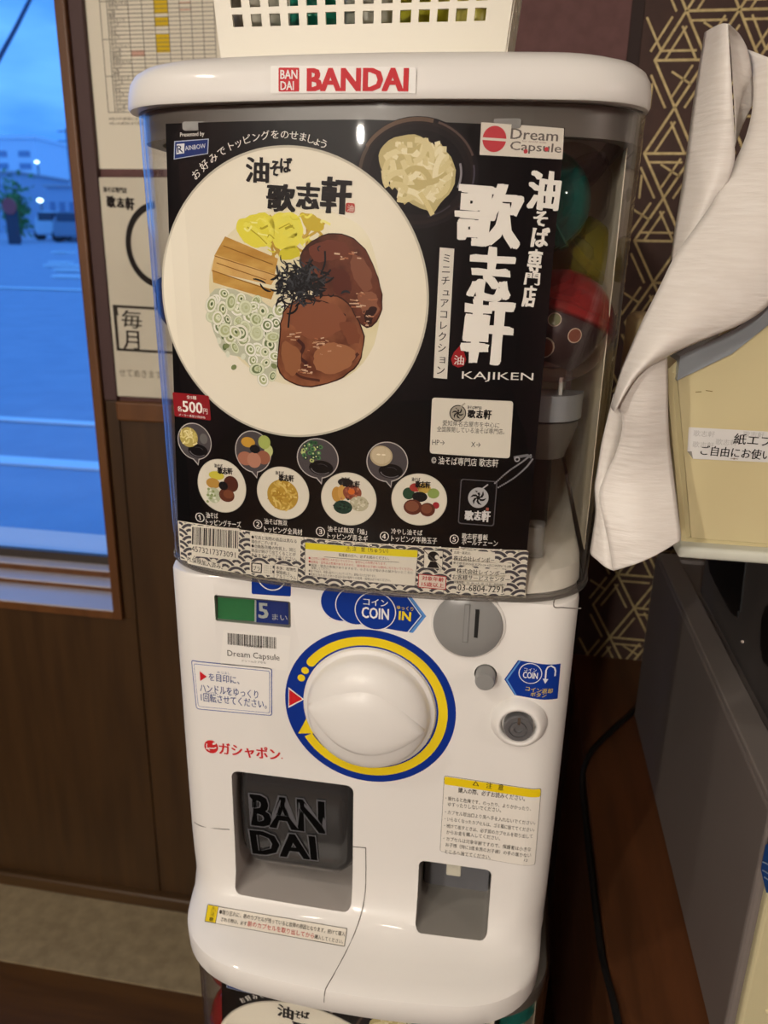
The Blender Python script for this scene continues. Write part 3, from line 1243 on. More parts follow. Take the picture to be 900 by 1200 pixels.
# --- caution sticker
FP.rrect([(520.5, 908.5), (634.5, 923.5), (627, 1013.5), (515.5, 997.5)], .0022, '#e4dfd6', 1, '#4b4842', .0003)
FP.rrect([(521.2, 909.6), (633.8, 924.2), (633, 933.6), (520.6, 918.8)], .0016, '#e6c91a', 3)
FP.ppoly([(557.6, 914.6), (561.4, 920.8), (553.6, 919.8)], '#2c2a20', 4)
FP.ppoly([(557.6, 916), (560, 920), (555.2, 919.4)], '#e6c91a', 5)
FP.text('注', (569.5, 923), (576.5, 924), 7, '#2c2a20', 4, bold=.012)
FP.text('意', (583.5, 925), (589.5, 926), 7, '#2c2a20', 4, bold=.012)
K = '#3b3833'
T = FP.text
T('購入の際、必ずお読みください。', (537, 928.4), (615, 938.6), 6.2, K, 4, bold=.008)
rows = [('・揺れると危険です。のったり、よりかかったり、', 522, 937.2, 622, 949.8), ('ゆすったりしないでください。', 525, 944.4, 587, 951.6), ('・カプセル取出口より奥へ手を入れないでください。', 521.5, 953.2, 627, 965.8),
        ('・いらなくなったカプセルは、ゴミ箱に捨ててください。', 521, 961.2, 626, 973.8), ('・続けて出すときは、必ず前のカプセルを取り出して', 520.5, 969.2, 624, 981.8), ('からお金を購入してください。', 523, 976.8, 586, 984.4),
        ('・カプセルは対象年齢ですので、保護者は小さな', 519.5, 984.2, 622, 997), ('お子様（特に3歳未満のお子様）の手の届かない', 522, 991.6, 622, 1004), ('ところへ捨ててください。', 521.5, 999.6, 575, 1006.6)]
for s, x0, y0, x1, y1 in rows:
    T(s, (x0, y0), (x1, y1), 4.9, K, 4, bold=.004)
T('12', (614, 1008.6), (618, 1009.2), 2.6, K, 4)
sticker('caution_sticker', 'caution sticker with a yellow heading band')

# --- dial
dc = FP.px(432.5, 829.5)
Rb = .0648
FP.ell(dc, Rb, Rb, '#11318c', 1, 96)
FP.ell(dc, .0505, .0505, '#e2dfdb', 2, 96)
FP.ring(dc, .0519, .0588, '#e9cd23', 3, 143, -148, 110)
FP.ell((dc[0] + .0553 * math.cos(math.radians(143)), dc[1] + .0553 * math.sin(math.radians(143))), .0034, .0034, '#e9cd23', 3.5, 20)
for a_ in (152, 159.5):
    FP.ell((dc[0] + .0553 * math.cos(math.radians(a_)), dc[1] + .0553 * math.sin(math.radians(a_))), .0029, .0029, '#e9cd23', 3, 24)


def pol(r, a_):
    return (dc[0] + r * math.cos(math.radians(a_)), dc[1] + r * math.sin(math.radians(a_)))


FP.poly([pol(.0503, 197), pol(.0505, 213), pol(.0622, 208)], '#e9cd23', 4)
FP.poly([pol(.0628, 170.5), pol(.0628, 187), pol(.0498, 178.5)], '#e8e4e0', 3)
FP.poly([pol(.0620, 172), pol(.0620, 185.4), pol(.0512, 178.5)], '#c9252b', 4)
ring = sticker('dial_ring', 'blue ring with a yellow turning arrow')
bm = bmesh.new()
add_lathe(bm, [(.0500, 0.0), (.0500, .0016), (.0488, .0028), (.0470, .0030), (.0462, .0042), (.0452, .0085), (.0438, .0115), (.0405, .0150), (.035, .0182), (.027, .0206), (.016, .0222), (.006, .0228)], (dc[0], -.0004, dc[1]), 'y', 72)
knob = part('turn_knob', bm, M_white, mach, smooth=50)
bm = bmesh.new()
# almond-shaped grip: sharp tips, a ridge between them, flat flank below
ga = math.radians(-7)
rows_ = []
N = 40
for i in range(N + 1):
    t = -1 + 2 * i / N
    e = max(0.0, 1 - abs(t) ** 2.0)
    xx = .0438 * t
    up_ = .0300 * e + .0002
    lo_ = -.0262 * e - .0002
    rid = .0012 * e
    zt = .0150 + .0120 * e ** .55
    base = .0098
    row = []
    for (yy, dd) in ((up_ + .004 * e, base), (up_ + .002 * e, base + (zt - base) * .42), (up_ * .72, base + (zt - base) * .80), (up_ * .4, base + (zt - base) * .95), (rid, zt), (lo_ * .45, base + (zt - base) * .985), (lo_ * .80, base + (zt - base) * .93), (lo_ * .93, base + (zt - base) * .84), (lo_, base + (zt - base) * .62), (lo_ * 1.04, base)):
        row.append(bm.verts.new((dc[0] + xx * math.cos(ga) - yy * math.sin(ga), -dd, dc[1] + xx * math.sin(ga) + yy * math.cos(ga))))
    rows_.append(row)
for r0, r1_ in zip(rows_, rows_[1:]):
    for j in range(len(r0) - 1):
        bm.faces.new((r0[j], r0[j + 1], r1_[j + 1], r1_[j]))
    bm.faces.new((r0[-1], r0[0], r1_[0], r1_[-1]))
bm.faces.new(rows_[0])
bm.faces.new(rows_[-1])
subpart('grip', bm, M_white, knob, smooth=42)

# --- coin slot disc
sc = FP.px(548.5, 731)
bm = bmesh.new()
add_lathe(bm, [(.0262, -.001), (.0262, .0010), (.0250, .0018), (.0240, .0016)], (sc[0], 0, sc[1]), 'y', 56)
slot = part('coin_slot', bm, M_white, mach, smooth=40)
bm = bmesh.new()
add_lathe(bm, [(.0243, .0), (.0243, .0030), (.0232, .0040), (.010, .0052), (.002, .0054)], (sc[0], 0, sc[1]), 'y', 56)
subpart('slot_disc', bm, M_grey, slot, smooth=40, label='grey disc')
SL_ = Sheet(-.0056, 0, .0001)
SL_.ppoly([(557.4, 714), (562, 714.4), (559.6, 747.6), (555.2, 747)], M_slot, 1)
SL_.ppoly([(544.6, 707.6), (551, 708.2), (548, 753.4), (541.6, 752.6)], '#7b7b7a', 1)
SL_.ppoly([(545.4, 709), (550.2, 709.4), (547.2, 752), (542.4, 751.4)], '#8b8b8a', 2)
SL_.emit('slot_opening', slot, sub=True)

# --- coin return button
bm = bmesh.new()
add_lathe(bm, [(.0070, -.009), (.0070, .0105), (.0062, .0118), (.002, .0122)], (btn_c.x, 0, btn_c.y), 'y', 28)
part('return_button', bm, M_grey, mach, smooth=40, label='grey push button')

# --- key lock in a white boss
lc = FP.px(607.5, 846)
bm = bmesh.new()
add_lathe(bm, [(.0205, -.0005), (.0185, .0035), (.0160, .0066), (.0146, .0075), (.0130, .0070), (.0122, .0040), (.0120, .0015)], (lc[0], 0, lc[1]), 'y', 40)
boss = part('lock_boss', bm, M_white, mach, smooth=60)
bm = bmesh.new()
add_lathe(bm, [(.0105, .0), (.0105, .0085), (.0096, .0098), (.0068, .0098), (.0066, .0086), (.0056, .0086), (.0054, .0098), (.0032, .0099), (.0030, .0080), (.001, .0080)], (lc[0], 0, lc[1]), 'y', 36)
lk = subpart('key_lock', bm, M_dgrey, boss, smooth=30, label='dark metal key cylinder')
bm = box_bm(lc[0] - .0009, lc[0] + .0009, -.0102, -.0085, lc[1] + .004, lc[1] + .0098)
subpart('key_notch', bm, M_chrome, boss)

# --- chute: smoky flap with raised lettering, curved like a drum
fx0, fx1 = FP.px(277, 907).x, ch_br.x - .0012
fz1, fz0 = ch_tl.y - .001, FP.px(400, 1031).y


def flap_y(z):
    t = (z - fz0) / (fz1 - fz0)
    return .0035 + .020 * max(0, t - .55) ** 2 * 2.2 + .006 * (1 - t) ** 2


bm = bmesh.new()
rows_ = []
NZ, NX = 18, 16
for j in range(NZ + 1):
    z = fz0 + (fz1 - fz0) * j / NZ
    row = []
    for i in range(NX + 1):
        s = i / NX
        ins = 0
        if j < 3:
            ins = .008 * ((3 - j) / 3) ** 2
        x = (fx0 + ins) + (fx1 - fx0 - 2 * ins) * s
        row.append(bm.verts.new((x, flap_y(z) + .022 * max(0, abs(s - .5) * 2 - .86) ** 1.5 * 6, z)))
    rows_.append(row)
for a, b in zip(rows_, rows_[1:]):
    for i in range(NX):
        bm.faces.new((a[i], a[i + 1], b[i + 1], b[i]))
flap = part('chute_flap', bm, M_smoke, mach, smooth=60, label='smoky black chute flap')
solid(flap, .002, 1)


class FlapSheet(Sheet):
    def emit_flap(self, name, root):
        for v in self.bm.verts:
            v.co.y += flap_y(v.co.z) - .0032
        for f in self.bm.faces:
            f.normal_update()
            if f.normal.y > 0:
                f.normal_flip()
        me = bpy.data.meshes.new(name)
        self.bm.to_mesh(me)
        o = link(name, me, self.mats)
        o.parent = root
        return o


FS = FlapSheet(.004, 0, .00012)
M_flapink = mat('flap_letter', '#030303', .7, spec=.05)
M_flaprim = mat('flap_letter_rim', '#55555a', .4)
for grow, mm, ly, e in ((.05, M_flaprim, 1, 1.3), (.03, M_flapink, 2, 0)):
    FS.text('BAN', (295.5 - e, 965 + e), (382 + e, 975 + e), 36 + 2 * e, mm, ly, bold=grow)
    FS.text('DAI', (295.5 - e, 1001 + e), (372 + e, 1009 + e), 30 + 2 * e, mm, ly, bold=grow)
FS.emit_flap('flap_lettering', flap)
# chute lining
bm = bmesh.new()
add_box(bm, ch_tl.x + .001, ch_br.x - .001, .050, .066, ch_br.y, ch_tl.y - .001)
part('chute_back', bm, mat('chute_dark', '#1b1a1c', .5), mach)

# --- coin pocket hardware
q0, q1 = at(524, 1004, .012), at(540, 1026, .012)
part('pocket_tab', box_bm(q0.x, q1.x, .010, .014, q1.z, q0.z + .003, bevel=.001), mat('tab_clear', '#c9c5b4', .3), mach)
part('pocket_flap', box_bm(co_tl.x + .001, co_br.x - .001, .040, .043, at(530, 1051, .040).z, co_tl.y + .0, bevel=.001), mat('pocket_flap_grey', '#66666a', .35), mach)
q0 = at(530, 1057, .046)
part('pocket_screw', box_bm(q0.x - .003, q0.x + .003, .044, .0555, co_br.y, co_br.y + .0012), M_slot, mach)


# --- seams of the lower front
def tray_y(x, z):
    """front surface of the body at (x, z)"""
    zz = z - H0
    prev = lv[0]
    for cur in lv[1:]:
        if cur[0] - H0 <= zz <= prev[0] - H0 + 1e-9:
            t = (prev[0] - z) / max(prev[0] - cur[0], 1e-9)
            y = prev[2] + (cur[2] - prev[2]) * t
            k = prev[3] + (cur[3] - prev[3]) * t
            h = prev[1] + (cur[1] - prev[1]) * t
            R = prev[4] + (cur[4] - prev[4]) * t
            ax = abs(x)
            xa = h - R
            if ax <= xa:
                return y + k * ax * ax
            u = min(1.0, (ax - xa) / R)
            return y + k * xa * xa + R * (1 - math.sqrt(max(0, 1 - u * u)))
        prev = cur
    return -.06


def on_tray(px, py):
    """meet the photo's ray with the moulded front"""
    d = ray(px, py)
    lo, hi = .36, .62
    for _ in range(60):
        m_ = (lo + hi) / 2
        p = CAM + d * (m_ / d.y)
        if p.y < tray_y(p.x, p.z):
            lo = m_
        else:
            hi = m_
    return CAM + d * (lo / d.y)


M_seam = mat('seam_dark', '#6a6560', .6)
for pts in (((428.5, 993), (428.8, 1020), (428, 1045), (424, 1068), (415, 1095), (402, 1122), (390, 1144), (382, 1158), (380, 1168), (379.6, 1184)),
            ((413, 992), (428.5, 993.5)), ((228, 963.5), (236, 968), (255, 971), (269, 972)), ((650, 700), (649.4, 711), (660, 712), (672, 713), (681, 713))):
    P3 = [on_tray(*p) for p in pts]
    bm = bmesh.new()
    add_tube(bm, spline(P3, 24), .00042, 6)
    part('panel_seam', bm, M_seam, mach)

# --- tray warning strip laid on the moulded tray
bm = bmesh.new()
TS = Sheet(-.03, 0, .00006)
# laid out in photo pixels, then dropped on the tray surface
PXB = bmesh.new()
tsm = []


def tmi(m):
    m = ink(m)
    if m not in tsm:
        tsm.append(m)
    return tsm.index(m)


def tray_poly(pts, m, layer):
    n_ = 44
    # subdivide long quads so they hug the surface
    if len(pts) == 4:
        for i in range(n_):
            a0, a1 = i / n_, (i + 1) / n_
            tl = [pts[0][j] + (pts[1][j] - pts[0][j]) * a0 for j in (0, 1)]
            tr = [pts[0][j] + (pts[1][j] - pts[0][j]) * a1 for j in (0, 1)]
            bl = [pts[3][j] + (pts[2][j] - pts[3][j]) * a0 for j in (0, 1)]
            br = [pts[3][j] + (pts[2][j] - pts[3][j]) * a1 for j in (0, 1)]
            for r_ in range(6):
                v0, v1 = r_ / 6, (r_ + 1) / 6
                vs = []
                for p, p2, v_ in ((tl, bl, v0), (tr, br, v0), (tr, br, v1), (tl, bl, v1)):
                    q = on_tray(p[0] + (p2[0] - p[0]) * v_, p[1] + (p2[1] - p[1]) * v_)
                    vs.append(PXB.verts.new(q + Vector((0, -.0002 - .0001 * layer, .0002 + .0002 * layer))))
                PXB.faces.new(vs).material_index = tmi(m)


def tray_text(s, bl, br, h, m, layer, bold=.0):
    vs, fs = glyph_mesh(s, bold)
    x0, x1 = min(v[0] for v in vs), max(v[0] for v in vs)
    y0, y1 = min(v[1] for v in vs), max(v[1] for v in vs)
    i = tmi(m)
    nv = []
    for v in vs:
        u = (v[0] - x0) / (x1 - x0)
        w = (v[1] - y0) / (y1 - y0)
        q = on_tray(bl[0] + (br[0] - bl[0]) * u + w * h * .12, bl[1] + (br[1] - bl[1]) * u - w * h)
        nv.append(PXB.verts.new(q + Vector((0, -.0002 - .0001 * layer, .0003 + .0002 * layer))))
    for f in fs:
        try:
            PXB.faces.new([nv[k] for k in f]).material_index = i
        except ValueError:
            pass


tray_poly([(243.5, 1060), (407, 1088), (404, 1109.5), (240, 1080)], '#5a554d', 1)
tray_poly([(256.5, 1063), (406.2, 1088.7), (403.4, 1108.6), (253, 1082)], '#e6dfd2', 2)
tray_poly([(244.2, 1060.8), (256, 1062.8), (252.4, 1081.6), (240.8, 1079.4)], '#e2c620', 2)
tray_text('⚠', (247.2, 1067.4), (253, 1068.4), 5, '#3a3524', 3)
tray_text('注', (246.4, 1073.4), (251.6, 1074.4), 5, '#3a3524', 3)
tray_text('意', (245, 1079.6), (250.2, 1080.6), 5, '#3a3524', 3)
tray_text('●取り忘れに、前のカプセルが残っていると故障の原因となります。続けて購入', (257, 1071.5), (404, 1098), 5.6, '#45403a', 3)
tray_text('される際は、必ず', (259, 1080), (289, 1085.6), 5, '#45403a', 3)
tray_text('前のカプセルを取り出してから', (290, 1085.6), (368, 1100.6), 6.4, '#c04038', 3, .004)
tray_text('購入してください。', (368.5, 1100.4), (402, 1106.6), 5, '#45403a', 3)
me = bpy.data.meshes.new('tray_warning_strip')
bmesh.ops.recalc_face_normals(PXB, faces=PXB.faces[:])
PXB.to_mesh(me)
PXB.free()
o = link('tray_warning_strip', me, tsm)
adopt(o, mach)
o['label'] = 'white warning strip with a yellow end'

# --- brand sticker on the lid (bowed like the lid)
LS = Sheet(-.0190, .6, .00010)
LS.rrect([(317, 77), (487.5, 79), (487.5, 109.5), (317, 109.5)], .001, '#f3f1ee', 1)
LS.rrect([(326.5, 79.3), (350.8, 79.4), (350.8, 107.3), (326.5, 107.3)], .0008, '#c5252f', 2)
LS.text('BAN', (328.6, 92.6), (348.8, 92.6), 10.6, '#ece8e6', 3, bold=.02)
LS.text('DAI', (328.8, 105.6), (344.6, 105.6), 10.4, '#ece8e6', 3, bold=.02)
LS.text('BANDAI', (359.5, 107), (478.5, 107.2), 27, '#c5252f', 3, bold=.042)
LS.emit('brand_sticker', mach, 'white lid sticker with red lettering')

# ------------------------------------------------------------------ the poster inside the cover
PS = Sheet(-.0088, CK, .00006)
poster = thing('poster', (0, 0, H0 - .219), 'black noodle dish poster with a big white bowl behind the upper clear cover', 'poster')
pq = [(194, 145), (661, 149), (617, 699.5), (209.5, 659)]
# card with real thickness: black field and pale band
bmc = bmesh.new()
PS.ppoly([(194, 145), (428, 140), (662, 150), (617.6, 645), (208.2, 610)], mat('poster_black', '#0b0b0d', .35, spec=.12), 0)
PS.ppoly([(208.2, 610), (617.6, 645), (616, 700.5), (420, 693), (300, 678), (211.5, 655.5)], mat('poster_cream', '#e4ddcb', .4, spec=.12), 0)
card = PS.emit('card', poster)
card.modifiers.new('thickness', 'SOLIDIFY').thickness = .0004
card.modifiers['thickness'].offset = -1

CRE = mat('print_bowl', '#efe8d5', .4, color2='#f2ecdb', noise_scale=12, spec=.12)
M_meat = mat('print_meat', '#3f1d14', .4, color2='#7a422c', noise_scale=55, spec=.12)
M_meat2 = mat('print_meat_light', '#5c2d1c', .4, color2='#9a6040', noise_scale=60, spec=.12)
M_menma = mat('print_bamboo', '#b98a3f', .4, color2='#cfa557', noise_scale=60, stretch=(1, 1, 3), spec=.12)
M_noodle = mat('print_noodle', '#d0bf5a', .4, color2='#e0d27c', noise_scale=120, spec=.12)


def blob(sheet, pts, m, layer, wob=0.0, n=44, seed=1):
    """smooth closed outline through photo points"""
    P = [sheet.px(*p) for p in pts]
    m_ = len(P)
    out = []
    per = max(3, n // m_)
    for i in range(m_):
        a, b, c, d = P[i - 1], P[i], P[(i + 1) % m_], P[(i + 2) % m_]
        for k in range(per):
            t = k / per
            q = 0.5 * ((2 * b) + (c - a) * t + (2 * a - 5 * b + 4 * c - d) * t * t + (3 * b - a - 3 * c + d) * t ** 3)
            if wob:
                nz = noise.noise_vector(Vector((q.x * 300, q.y * 300, seed)))
                q = q + Vector((nz.x, nz.y)) * wob
            out.append(q)
    sheet.poly(out, m, layer)


def plate_at(c_px, rx_px, ry_px):
    x, y = c_px
    a, b = PS.px(x - rx_px, y), PS.px(x + rx_px, y)
    t_, u_ = PS.px(x, y - ry_px), PS.px(x, y + ry_px)
    return Vector(((a.x + b.x) / 2, (t_.y + u_.y) / 2)), (b - a).length / 2, (t_ - u_).length / 2


# --- upper right: bowl of noodles fading into the black field
for i, (g, f) in enumerate(((0, '#19161a'), (5, '#241d1d'), (9, '#1b1719'), (16, '#0e0d11'))):
    c, rx, rz_ = plate_at((489, 202), 72 - g, 66 - g)
    PS.ell(c, rx, rz_, f, 1 + i * .4)
for a0, a1, r, w, f in ((20, 70, .95, .0012, '#5b4a44'), (75, 150, .95, .0022, '#6a5648'), (-40, 10, .93, .001, '#4a4550'), (-20, 15, .72, .0012, '#8e8b92'), (150, 185, .93, .002, '#54463c'), (-75, -45, .8, .0008, '#3a3740')):
    c, rx, rz_ = plate_at((489, 202), 72, 66)
    PS.line([(c[0] + rx * r * math.cos(math.radians(a)), c[1] + rz_ * r * math.sin(math.radians(a))) for a in [a0 + (a1 - a0) * k / 12 for k in range(13)]], w, f, 3)
blob(PS, [(445, 176), (462, 161), (486, 158), (503, 166), (524, 178), (534, 200), (530, 222), (516, 238), (508, 250), (500, 246), (488, 242), (474, 232), (458, 214), (446, 196)], '#c6b885', 3.4, .0006)
random.seed(4)


def noodle_tangle(c, rx, rz_, cols, n_, w, layer, length=.9):
    for k in range(n_):
        a = random.uniform(0, 6.28)
        r = math.sqrt(random.random()) * .85
        p = Vector((c[0] + rx * r * math.cos(a), c[1] + rz_ * r * math.sin(a)))
        d = random.uniform(0, 6.28)
        pts = []
        cv = random.uniform(-1.2, 1.2)
        for j in range(7):
            pts.append(p.copy())
            p = p + Vector((math.cos(d), math.sin(d))) * rx * length / 6
            d += cv / 3
            if ((p.x - c[0]) / rx) ** 2 + ((p.y - c[1]) / rz_) ** 2 > 1.05:
                break
        if len(pts) > 2:
            PS.line(pts, w, cols[k % len(cols)], layer + .003 * k)


c, rx, rz_ = plate_at((490, 200), 42, 40)
noodle_tangle(c, rx, rz_, ['#e6dbae', '#dccf9c', '#efe6c2', '#c9ba84', '#e0d4a4'], 90, .0032, 3.6, .9)
PS.line([PS.px(*p) for p in ((492, 226), (500, 238), (507, 252))], .0028, '#ddcf98', 4.2)
for p in ((470, 176), (502, 190), (486, 205), (515, 210)):
    PS.line([PS.px(p[0], p[1]), PS.px(p[0] + 7, p[1] + 3)], .0009, '#efe8c8', 4.4)

# --- the big bowl
c0, rx0, rz0 = plate_at((346.5, 341), 156.5, 171)
PS.ell(c0, rx0, rz0, CRE, 4.6, 110)
PS.ring(c0, rx0 * .985, rx0 * 1.0, '#c9c3b2', 4.7, sz=rz0 / rx0, n=96)
# soup
blob(PS, [(284, 262), (315, 247), (350, 243), (385, 247), (420, 263), (437, 290), (446, 340), (444, 380), (433, 415), (405, 442), (360, 452), (318, 446), (285, 425), (262, 395), (246, 350), (248, 310), (262, 282)], mat('print_soup', '#e0d5a8', .4, color2='#e9e1c4', noise_scale=30), 4.8, .0006)
c, rx, rz_ = plate_at((335, 275), 55, 30)
noodle_tangle(c, rx, rz_, ['#c9a94a', '#d7bb62', '#b8953a'], 26, .0016, 4.9, .9)
# cheese
for pts, f in ((((277, 262), (290, 254), (310, 250), (322, 262), (318, 284), (300, 290), (283, 280)), '#e6dc4c'), (((318, 254), (345, 250), (355, 268), (349, 288), (331, 292), (320, 284)), '#ece257'), (((330, 292), (345, 288), (352, 298), (340, 304), (328, 302)), '#d4c938'), (((352, 250), (372, 254), (380, 268), (362, 270)), '#cdb53c')):
    blob(PS, pts, f, 5.2, .0008)
for pts in (((286, 262), (300, 270), (312, 284), (318, 288)), ((308, 256), (318, 270), (316, 282)), ((322, 264), (338, 256), (348, 264), (344, 276), (332, 272)), ((338, 282), (348, 276), (356, 286))):
    PS.line(spline([PS.px(*p).to_3d() for p in pts], 14), .0030, '#eae25c', 5.4)
for pts in (((290, 266), (303, 276), (313, 286)), ((327, 268), (339, 262), (345, 268))):
    PS.line([PS.px(*p) for p in pts], .0007, '#b5a722', 5.5)
for k in range(26):
    x, y = random.uniform(282, 378), random.uniform(252, 296)
    PS.line(spline([PS.px(x, y).to_3d(), PS.px(x + random.uniform(2, 6), y + random.uniform(-4, 4)).to_3d(), PS.px(x + random.uniform(7, 12), y + random.uniform(-4, 4)).to_3d()], 8), random.uniform(.0005, .0016), random.choice(('#efe76a', '#c5b92e', '#e0d648', '#f3ee96', '#b0a428')), 5.45 + k * .003)
# bamboo shoots
for i, (quad, f) in enumerate((([(251, 300), (264, 277), (326, 303), (322, 322)], M_menma), ([(248, 318), (252, 298), (325, 322), (318, 334)], mat('print_bamboo_light', '#c99a4c', .4, color2='#dbb468', noise_scale=60)), ([(250, 331), (249, 317), (322, 340), (318, 351)], M_menma))):
    PS.poly([PS.px(*p) for p in quad], f, 5.6 + i * .15)
for a, b in (((252, 300), (324, 323)), ((249, 317), (320, 341)), ((262, 288), (320, 310)), ((254, 308), (312, 328))):
    PS.line([PS.px(*a), PS.px(*b)], .0006, '#8a5f24', 6.1)
# spring onion rings
random.seed(21)
blob(PS, [(246, 345), (262, 338), (290, 345), (318, 360), (330, 380), (327, 410), (322, 440), (305, 444), (285, 420), (262, 412), (248, 380)], '#c2c5ac', 6.0, .001)
for k in range(26):
    p = PS.px(random.uniform(252, 322), random.uniform(350, 432))
    PS.ell(p, .0022, .0016, random.choice(('#7d8a5c', '#dfe2cf', '#5f7048', '#c9cfae')), 6.1 + k * .004, 14, random.uniform(0, 3))
spots = [(252, 350), (262, 346), (250, 368), (258, 382), (284, 350), (302, 352), (276, 362), (268, 376), (278, 378), (292, 370), (306, 366), (318, 372), (326, 364), (284, 398), (300, 388), (314, 390), (270, 396), (275, 408), (303, 408), (314, 404), (320, 395), (296, 424), (312, 424), (318, 440), (308, 446), (260, 362), (288, 384), (322, 380)]
spots += [(257, 374), (270, 352), (296, 360), (284, 390), (264, 388), (294, 410), (310, 412), (302, 432), (322, 418), (246, 358), (290, 362), (312, 382), (276, 388), (300, 376)]
for i, (x, y) in enumerate(spots):
    p = PS.px(x + random.uniform(-2, 2), y + random.uniform(-2, 2))
    r = random.uniform(.0036, .0056)
    s_ = random.uniform(.6, 1.0)
    ro = random.uniform(0, 3.1)
    L0 = 6.3 + i * .03
    PS.ell(p, r * 1.04, r * 1.04 * s_, '#a0a886', L0, 30, ro)
    PS.ell(p, r, r * s_, ('#f1f0e6', '#ecebdc', '#dde2c6')[i % 3], L0 + .008, 30, ro)
    PS.ell(p, r * .70, r * .70 * s_, ('#b3bb8c', '#9aa676', '#c6cca6', '#6f7f56')[i % 4], L0 + .014, 24, ro)
    PS.ell((p[0] + r * .08, p[1] + r * .05), r * .46, r * .46 * s_, ('#eef0dd', '#e4e7cd', '#ccd3b0')[i % 3], L0 + .020, 20, ro)
    PS.ell((p[0] + r * .08, p[1] + r * .05), r * .24, r * .24 * s_, ('#8f9c6c', '#55663f', '#b9c195')[i % 3], L0 + .026, 16, ro)
# pork slices
ch2 = [(352, 300), (365, 283), (385, 274), (408, 276), (428, 292), (441, 318), (448, 345), (446, 370), (430, 385), (410, 365), (385, 350), (362, 335)]
ch1 = [(328, 395), (330, 372), (340, 356), (362, 348), (395, 346), (412, 360), (425, 385), (426, 412), (415, 432), (395, 446), (365, 454), (340, 448), (325, 430)]
for pts, mm, ly in ((ch2, M_meat, 7.0), (ch1, M_meat2, 7.6)):
    blob(PS, pts, '#381a11', ly, .0009)
    cx_ = sum(p[0] for p in pts) / len(pts)
    cy_ = sum(p[1] for p in pts) / len(pts)
    blob(PS, [(cx_ + (p[0] - cx_) * .972, cy_ + (p[1] - cy_) * .972) for p in pts], mm, ly + .1, .0009)
random.seed(5)
for (pts, f, ly) in ((((338, 372), (360, 356), (392, 356), (405, 372), (392, 392), (360, 396)), '#8a5238', 8.02), (((332, 400), (350, 410), (352, 432), (340, 440), (331, 424)), '#95603f', 8.02), (((372, 408), (396, 402), (416, 412), (410, 430), (384, 438), (368, 428)), '#a06a48', 8.02), (((398, 380), (414, 378), (422, 396), (412, 404)), '#7c452d', 8.03),
                     (((362, 292), (380, 282), (402, 284), (410, 296), (392, 304), (370, 306)), '#6f3a2a', 7.2), (((412, 300), (428, 306), (436, 330), (428, 342), (414, 324)), '#82503b', 7.2), (((420, 346), (440, 344), (443, 366), (430, 374)), '#8d5a42', 7.22), (((385, 316), (405, 318), (412, 340), (396, 346)), '#59291d', 7.2),
                     (((428, 366), (440, 360), (436, 378), (428, 380)), '#2d130d', 7.25)):
    blob(PS, pts, f, ly, .0016)
for pts, w, f in ((((349, 398), (356, 406), (352, 418), (360, 426)), .0022, '#43201a'), (((392, 432), (408, 426), (420, 414)), .0020, '#4a241a'), (((335, 420), (350, 440), (375, 446)), .0016, '#4f281b'), (((360, 350), (385, 356), (405, 370)), .0014, '#3c1a12')):
    PS.line(spline([PS.px(*p).to_3d() for p in pts], 12), w, f, 8.0)
random.seed(8)
for (bx, by, n_, sx_, sy_) in ((372, 402, 22, 18, 10), (420, 352, 18, 14, 12), (352, 434, 10, 14, 8), (405, 300, 8, 14, 6), (432, 376, 8, 8, 10), (340, 392, 7, 8, 6)):
    for k in range(n_):
        x, y = random.gauss(bx, sx_ * .5), random.gauss(by, sy_ * .5)
        PS.line([PS.px(x, y), PS.px(x + random.uniform(2, 7), y + random.uniform(-1, 1.5))], random.uniform(.0004, .0010), random.choice(('#c79a78', '#d8b79a', '#a8694a')), 8.1)
# seaweed shreds
random.seed(14)
blob(PS, [(338, 328), (346, 322), (358, 322), (366, 328), (366, 338), (356, 343), (344, 341)], '#141417', 8.4, .0020)
for k in range(260):
    x, y = random.gauss(352, 15), random.gauss(332, 12)
    d = random.choice((.3, .9, 1.5, 2.2, 2.8)) + random.uniform(-.5, .5)
    ln = random.uniform(6, 17)
    cv = random.uniform(-3.5, 3.5)
    pts = [PS.px(x + math.cos(d) * ln * t - math.sin(d) * cv * (1 - 4 * t * t), y + math.sin(d) * ln * t + math.cos(d) * cv * (1 - 4 * t * t)) for t in (-.5, -.3, -.1, .1, .3, .5)]
    w_ = random.uniform(.0007, .0015)
    PS.line(pts, [w_ * .5, w_, w_, w_, w_, w_ * .4], random.choice(('#0e0e11', '#17181b', '#222428', '#2f3136', '#0c0c0e', '#3d4045')), 8.5 + .003 * k)
for pts in (((376, 322), (381, 308), (381, 294)), ((345, 346), (340, 366), (338, 384)), ((366, 330), (380, 324), (388, 316))):
    PS.line(spline([PS.px(*p).to_3d() for p in pts], 10), .0012, '#131316', 9.3)
PS.emit('dish_picture', poster)

# --- black brush lettering printed on the bowl
BK = '#1d1a1a'
for ch, q, b in (('油', (288, 183, 315, 213), .03), ('そ', (316, 188, 328, 206), .035), ('ば', (328, 184, 342, 202), .035), ('歌', (312, 215, 346, 247), .045), ('志', (347, 214, 374, 244), .045), ('軒', (375, 207, 411, 249), .045)):
    PS.char(ch, q, BK, 9.6, bold=b, wob=.0006)
PS.rrect([(405.5, 237.5), (416, 238.5), (415.5, 249.5), (405, 248.5)], .0012, '#b5453c', 9.6)
PS.text('油', (407, 247.6), (414.4, 248.4), 8, '#e8d8cc', 10, bold=.01)
PS.emit('bowl_lettering', poster)

